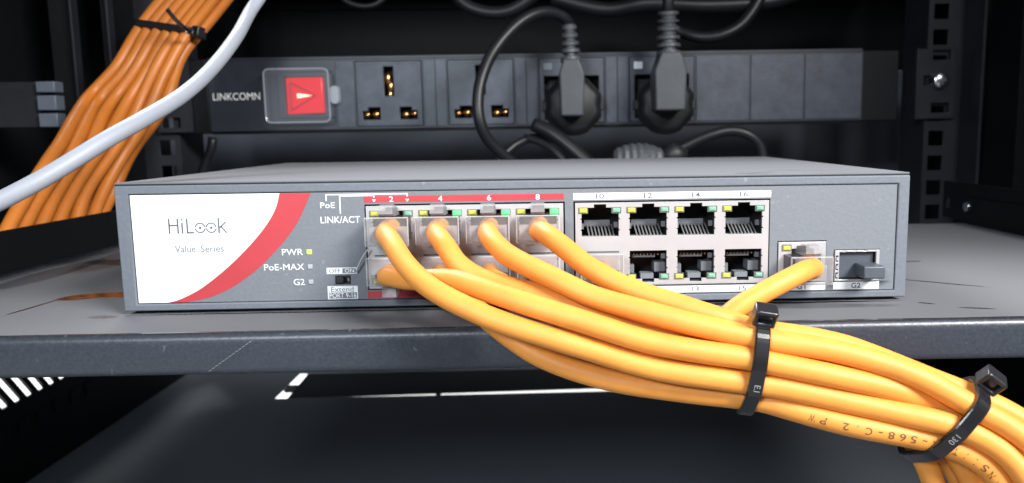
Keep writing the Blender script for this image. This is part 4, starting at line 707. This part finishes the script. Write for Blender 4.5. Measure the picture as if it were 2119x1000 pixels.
tag(MB().tube(smoothpath(PATHS['white'], 2.5), 2.45, 20).build('network_cable', M['whitecable'], None, smooth=True), 'white cable curving down across the orange bundle in the upper left', 'network cable')

# black lettering along the lowest front cable: upside down, read from right to left
def wraptext(body, P, s_start, length, height, rad, parent, material, ang, flip=True):
    v, F = [], []; pitch_ = length/len(body)
    for ci, ch_ in enumerate(body):
        if ch_ == ' ': continue
        gv, gf = glyphs(ch_, .004); a0, a1 = min(p[0] for p in gv), max(p[0] for p in gv); k0 = len(v); wch = .56 if ch_ not in '.-I/' else {'.': .1, '-': .42, 'I': .1, '/': .3}[ch_]
        v += [((ci+.5-wch/2+(p[0]-a0)/(a1-a0)*wch)*pitch_, p[1]) for p in gv]; F += [tuple(i+k0 for i in q) for q in gf]
    ax, bx = 0, length; az, bz = 0.0, .73
    L = [0]
    for i in range(1, len(P)): L.append(L[-1]+(P[i]-P[i-1]).length)
    out = []
    for (gx, gz) in v:
        s = s_start-(gx-ax)/(bx-ax)*length; h = ((gz-az)/(bz-az)-.5)*height
        i = max(1, min(len(P)-2, next((j for j in range(1, len(L)) if L[j] > s), len(L)-1)))
        a = (s-L[i-1])/(L[i]-L[i-1]); c = P[i-1].lerp(P[i], a); tg = (P[min(i+1, len(P)-1)]-P[i-2 if i > 1 else 0]).normalized()
        nn = (CAM-c).normalized(); nn = (nn-nn.dot(tg)*tg).normalized(); b = tg.cross(nn)
        th = ang+h/rad
        out.append(c+(rad+.06)*(math.cos(th)*nn+math.sin(th)*b))
    MB().add(out, F).build('lettering', material, parent)
def nearest_s(P, x):
    L = 0
    for i in range(1, len(P)):
        L += (P[i]-P[i-1]).length
        if P[i].x > x: return L
    return L
wraptext('ANSI/TIA-568-C.2 PW', T3P, nearest_s(T3P, 109), 47, 1.7, RC, T3, M['ink'], .25)

# cable ties: a strap tightened round the hull of the cables it holds
def cable_tie(P0, n, keys, rad, width, head_dir, label, group, marks=None, headsize=(5.2, 4.0, 4.5), paths=None, tail=None, slack=.0):
    n = Vector(n).normalized(); P0 = Vector(P0); e1 = Vector((0, 0, 1)); e1 = (e1-e1.dot(n)*n).normalized(); e2 = n.cross(e1)
    pts = []
    for k in keys:
        P = [Vector(p) for p in smoothpath(PATHS[k], 1.5)]; best = None
        for i in range(1, len(P)):
            a, b = (P[i-1]-P0).dot(n), (P[i]-P0).dot(n)
            if a*b <= 0 and (P[i]-P0).length < 45:
                q = P[i-1].lerp(P[i], a/(a-b) if a != b else 0)
                if best is None or (q-P0).length < (best-P0).length: best = q
        if best is None: continue
        d = best-P0
        for j in range(24):
            a = 2*math.pi*j/24; pts.append((d.dot(e1)+(rad+.35)*math.cos(a), d.dot(e2)+(rad+.35)*math.sin(a)))
    pts = sorted(set(pts))
    def half(seq):
        h = []
        for p in seq:
            while len(h) > 1 and (h[-1][0]-h[-2][0])*(p[1]-h[-2][1])-(h[-1][1]-h[-2][1])*(p[0]-h[-2][0]) <= 0: h.pop()
            h.append(p)
        return h[:-1]
    hull = half(pts)+half(pts[::-1])
    hp = [Vector(p) for p in hull]; per = []
    for i in range(len(hp)):
        a, b = hp[i], hp[(i+1) % len(hp)]; k = max(1, int((b-a).length/1.0))
        per += [a.lerp(b, j/k) for j in range(k)]
    for _ in range(3): per = [(per[i-1]+per[i]*2+per[(i+1) % len(per)])/4 for i in range(len(per))]
    cen = sum(per, Vector((0, 0)))/len(per)
    t = thing('cable_tie', tuple(P0), label, 'cable tie', group)
    rings = []
    m_ = len(per)
    for i in range(m_+1):
        p = per[i % m_]; d = (per[(i+1) % m_]-per[i-1 if i % m_ else m_-1]).normalized(); nr = Vector((d.y, -d.x))
        if nr.dot(p-cen) < 0: nr = -nr
        c3 = P0+e1*p.x+e2*p.y; n3_ = e1*nr.x+e2*nr.y
        rings.append([c3+n3_*(o_+slack)+n*w_ for o_, w_ in ((.0, -width/2), (.9, -width/2), (1.1, -width/2+.3), (1.1, width/2-.3), (.9, width/2), (.0, width/2))])
    MB().loft(rings, False).build('strap', M['tie'], t, smooth=False)
    # head at the hull point furthest towards head_dir
    hd = Vector(head_dir); best = max(range(m_), key=lambda i: (e1*per[i].x+e2*per[i].y).dot(hd))
    p = per[best]; nr = (p-cen).normalized(); nr3 = (e1*nr.x+e2*nr.y).normalized(); c3 = P0+e1*p.x+e2*p.y; tg = n.cross(nr3).normalized()
    if tg.dot(Vector((0, -1, -.3))) < 0: tg = -tg
    M4 = Matrix((tuple(n), tuple(-tg), tuple(nr3))).transposed().to_4x4(); M4.translation = c3+nr3*1.0
    hx, hy, hz = headsize
    hb = MB(); F_ = MB().plate(-hx/2, hx/2, 0, hz, [(-hx/2+1.0, hx/2-1.0, 1.0, hz-1.0)], -hy/2, hy/2)
    hb.add([M4 @ Vector(q) for q in F_.v], F_.f); h_ = hb.build('head', M['tiehead'], t, .45)
    MB().box(-hx/2+1.3, hx/2-1.3, -hy/2+1.2, hy/2, 1.3, hz-1.2, M4).build('pawl', M['tie'], h_)
    if tail: MB().tube(smoothpath(tail, 2), [width*.28]*len(smoothpath(tail, 2)), 6).build('tail', M['tie'], t)
    if marks:
        for (tx, frac, ht) in marks:
            # marks on the strap facing the camera
            front = sorted(range(m_), key=lambda i: abs((P0+e1*per[i].x+e2*per[i].y-Vector(frac)).length))[0]
            q = per[front]; d = (per[(front+1) % m_]-per[front-1]).normalized(); nr = Vector((d.y, -d.x))
            if nr.dot(q-cen) < 0: nr = -nr
            c3 = P0+e1*q.x+e2*q.y; n3_ = e1*nr.x+e2*nr.y; dd = e1*d.x+e2*d.y
            if dd.z > 0: dd = -dd
            v, F = glyphs(tx); ax = sum(a[0] for a in v)/len(v); az = sum(a[1] for a in v)/len(v)
            up = n; MB().add([c3+n3_*1.16+dd*(a[0]-ax)*ht+up*(a[1]-az)*ht for a in v], F).build('lettering', M['emboss'], t)
    return t
K = ['2', '4', '6', '8', '1', '3', '5', '7', '9', 'G']
cable_tie((55.3, -46, -4), (1, -.06, -.16), K, RC, 3.3, (0, -.25, 1), 'black cable tie with a square head nearest the switch, the first round the orange bundle', 'black cable ties', marks=[('E.I', (54, -60, -8), 2.0)])
cable_tie((99.4, -53.2, -16.7), (0.78,-0.12,-0.62), K, RC, 3.4, (.75, -.5, 1), 'black cable tie with a tilted head at the lower right, where the orange bundle divides', 'black cable ties', marks=[('130', (97.2, -61.3, -17.8), 2.0)], headsize=(5.2, 4.2, 4.4))
cable_tie((-184.6, 198.2, 105.3), (-0.2,-0.12,-1.0), ['L%d' % k for k in range(12)], 2.85, 3.6, (.9, -.6, -.2), 'black cable tie pulled round the orange bundle in the upper left', 'black cable ties', headsize=(5.4, 4.4, 5), tail=[(-164.4, 179.8, 101.0),(-165.9, 176.1, 103.0),(-169.1, 174.7, 106.7),(-172.3, 175.3, 110.9)])

# hair-like dust fibre across the slide switch
tag(MB().tube(smoothpath([(-42.8, -1.5, 18.2), (-44.4, -1.8, 16.0), (-45.8, -1.2, 13.6), (-46.8, -.6, 11.4)], .8), .22, 6).build('dust_fibre', M['fibre'], None, smooth=True), 'pale curved dust fibre hanging between the first jack block and the slide switch', 'dust fibre')
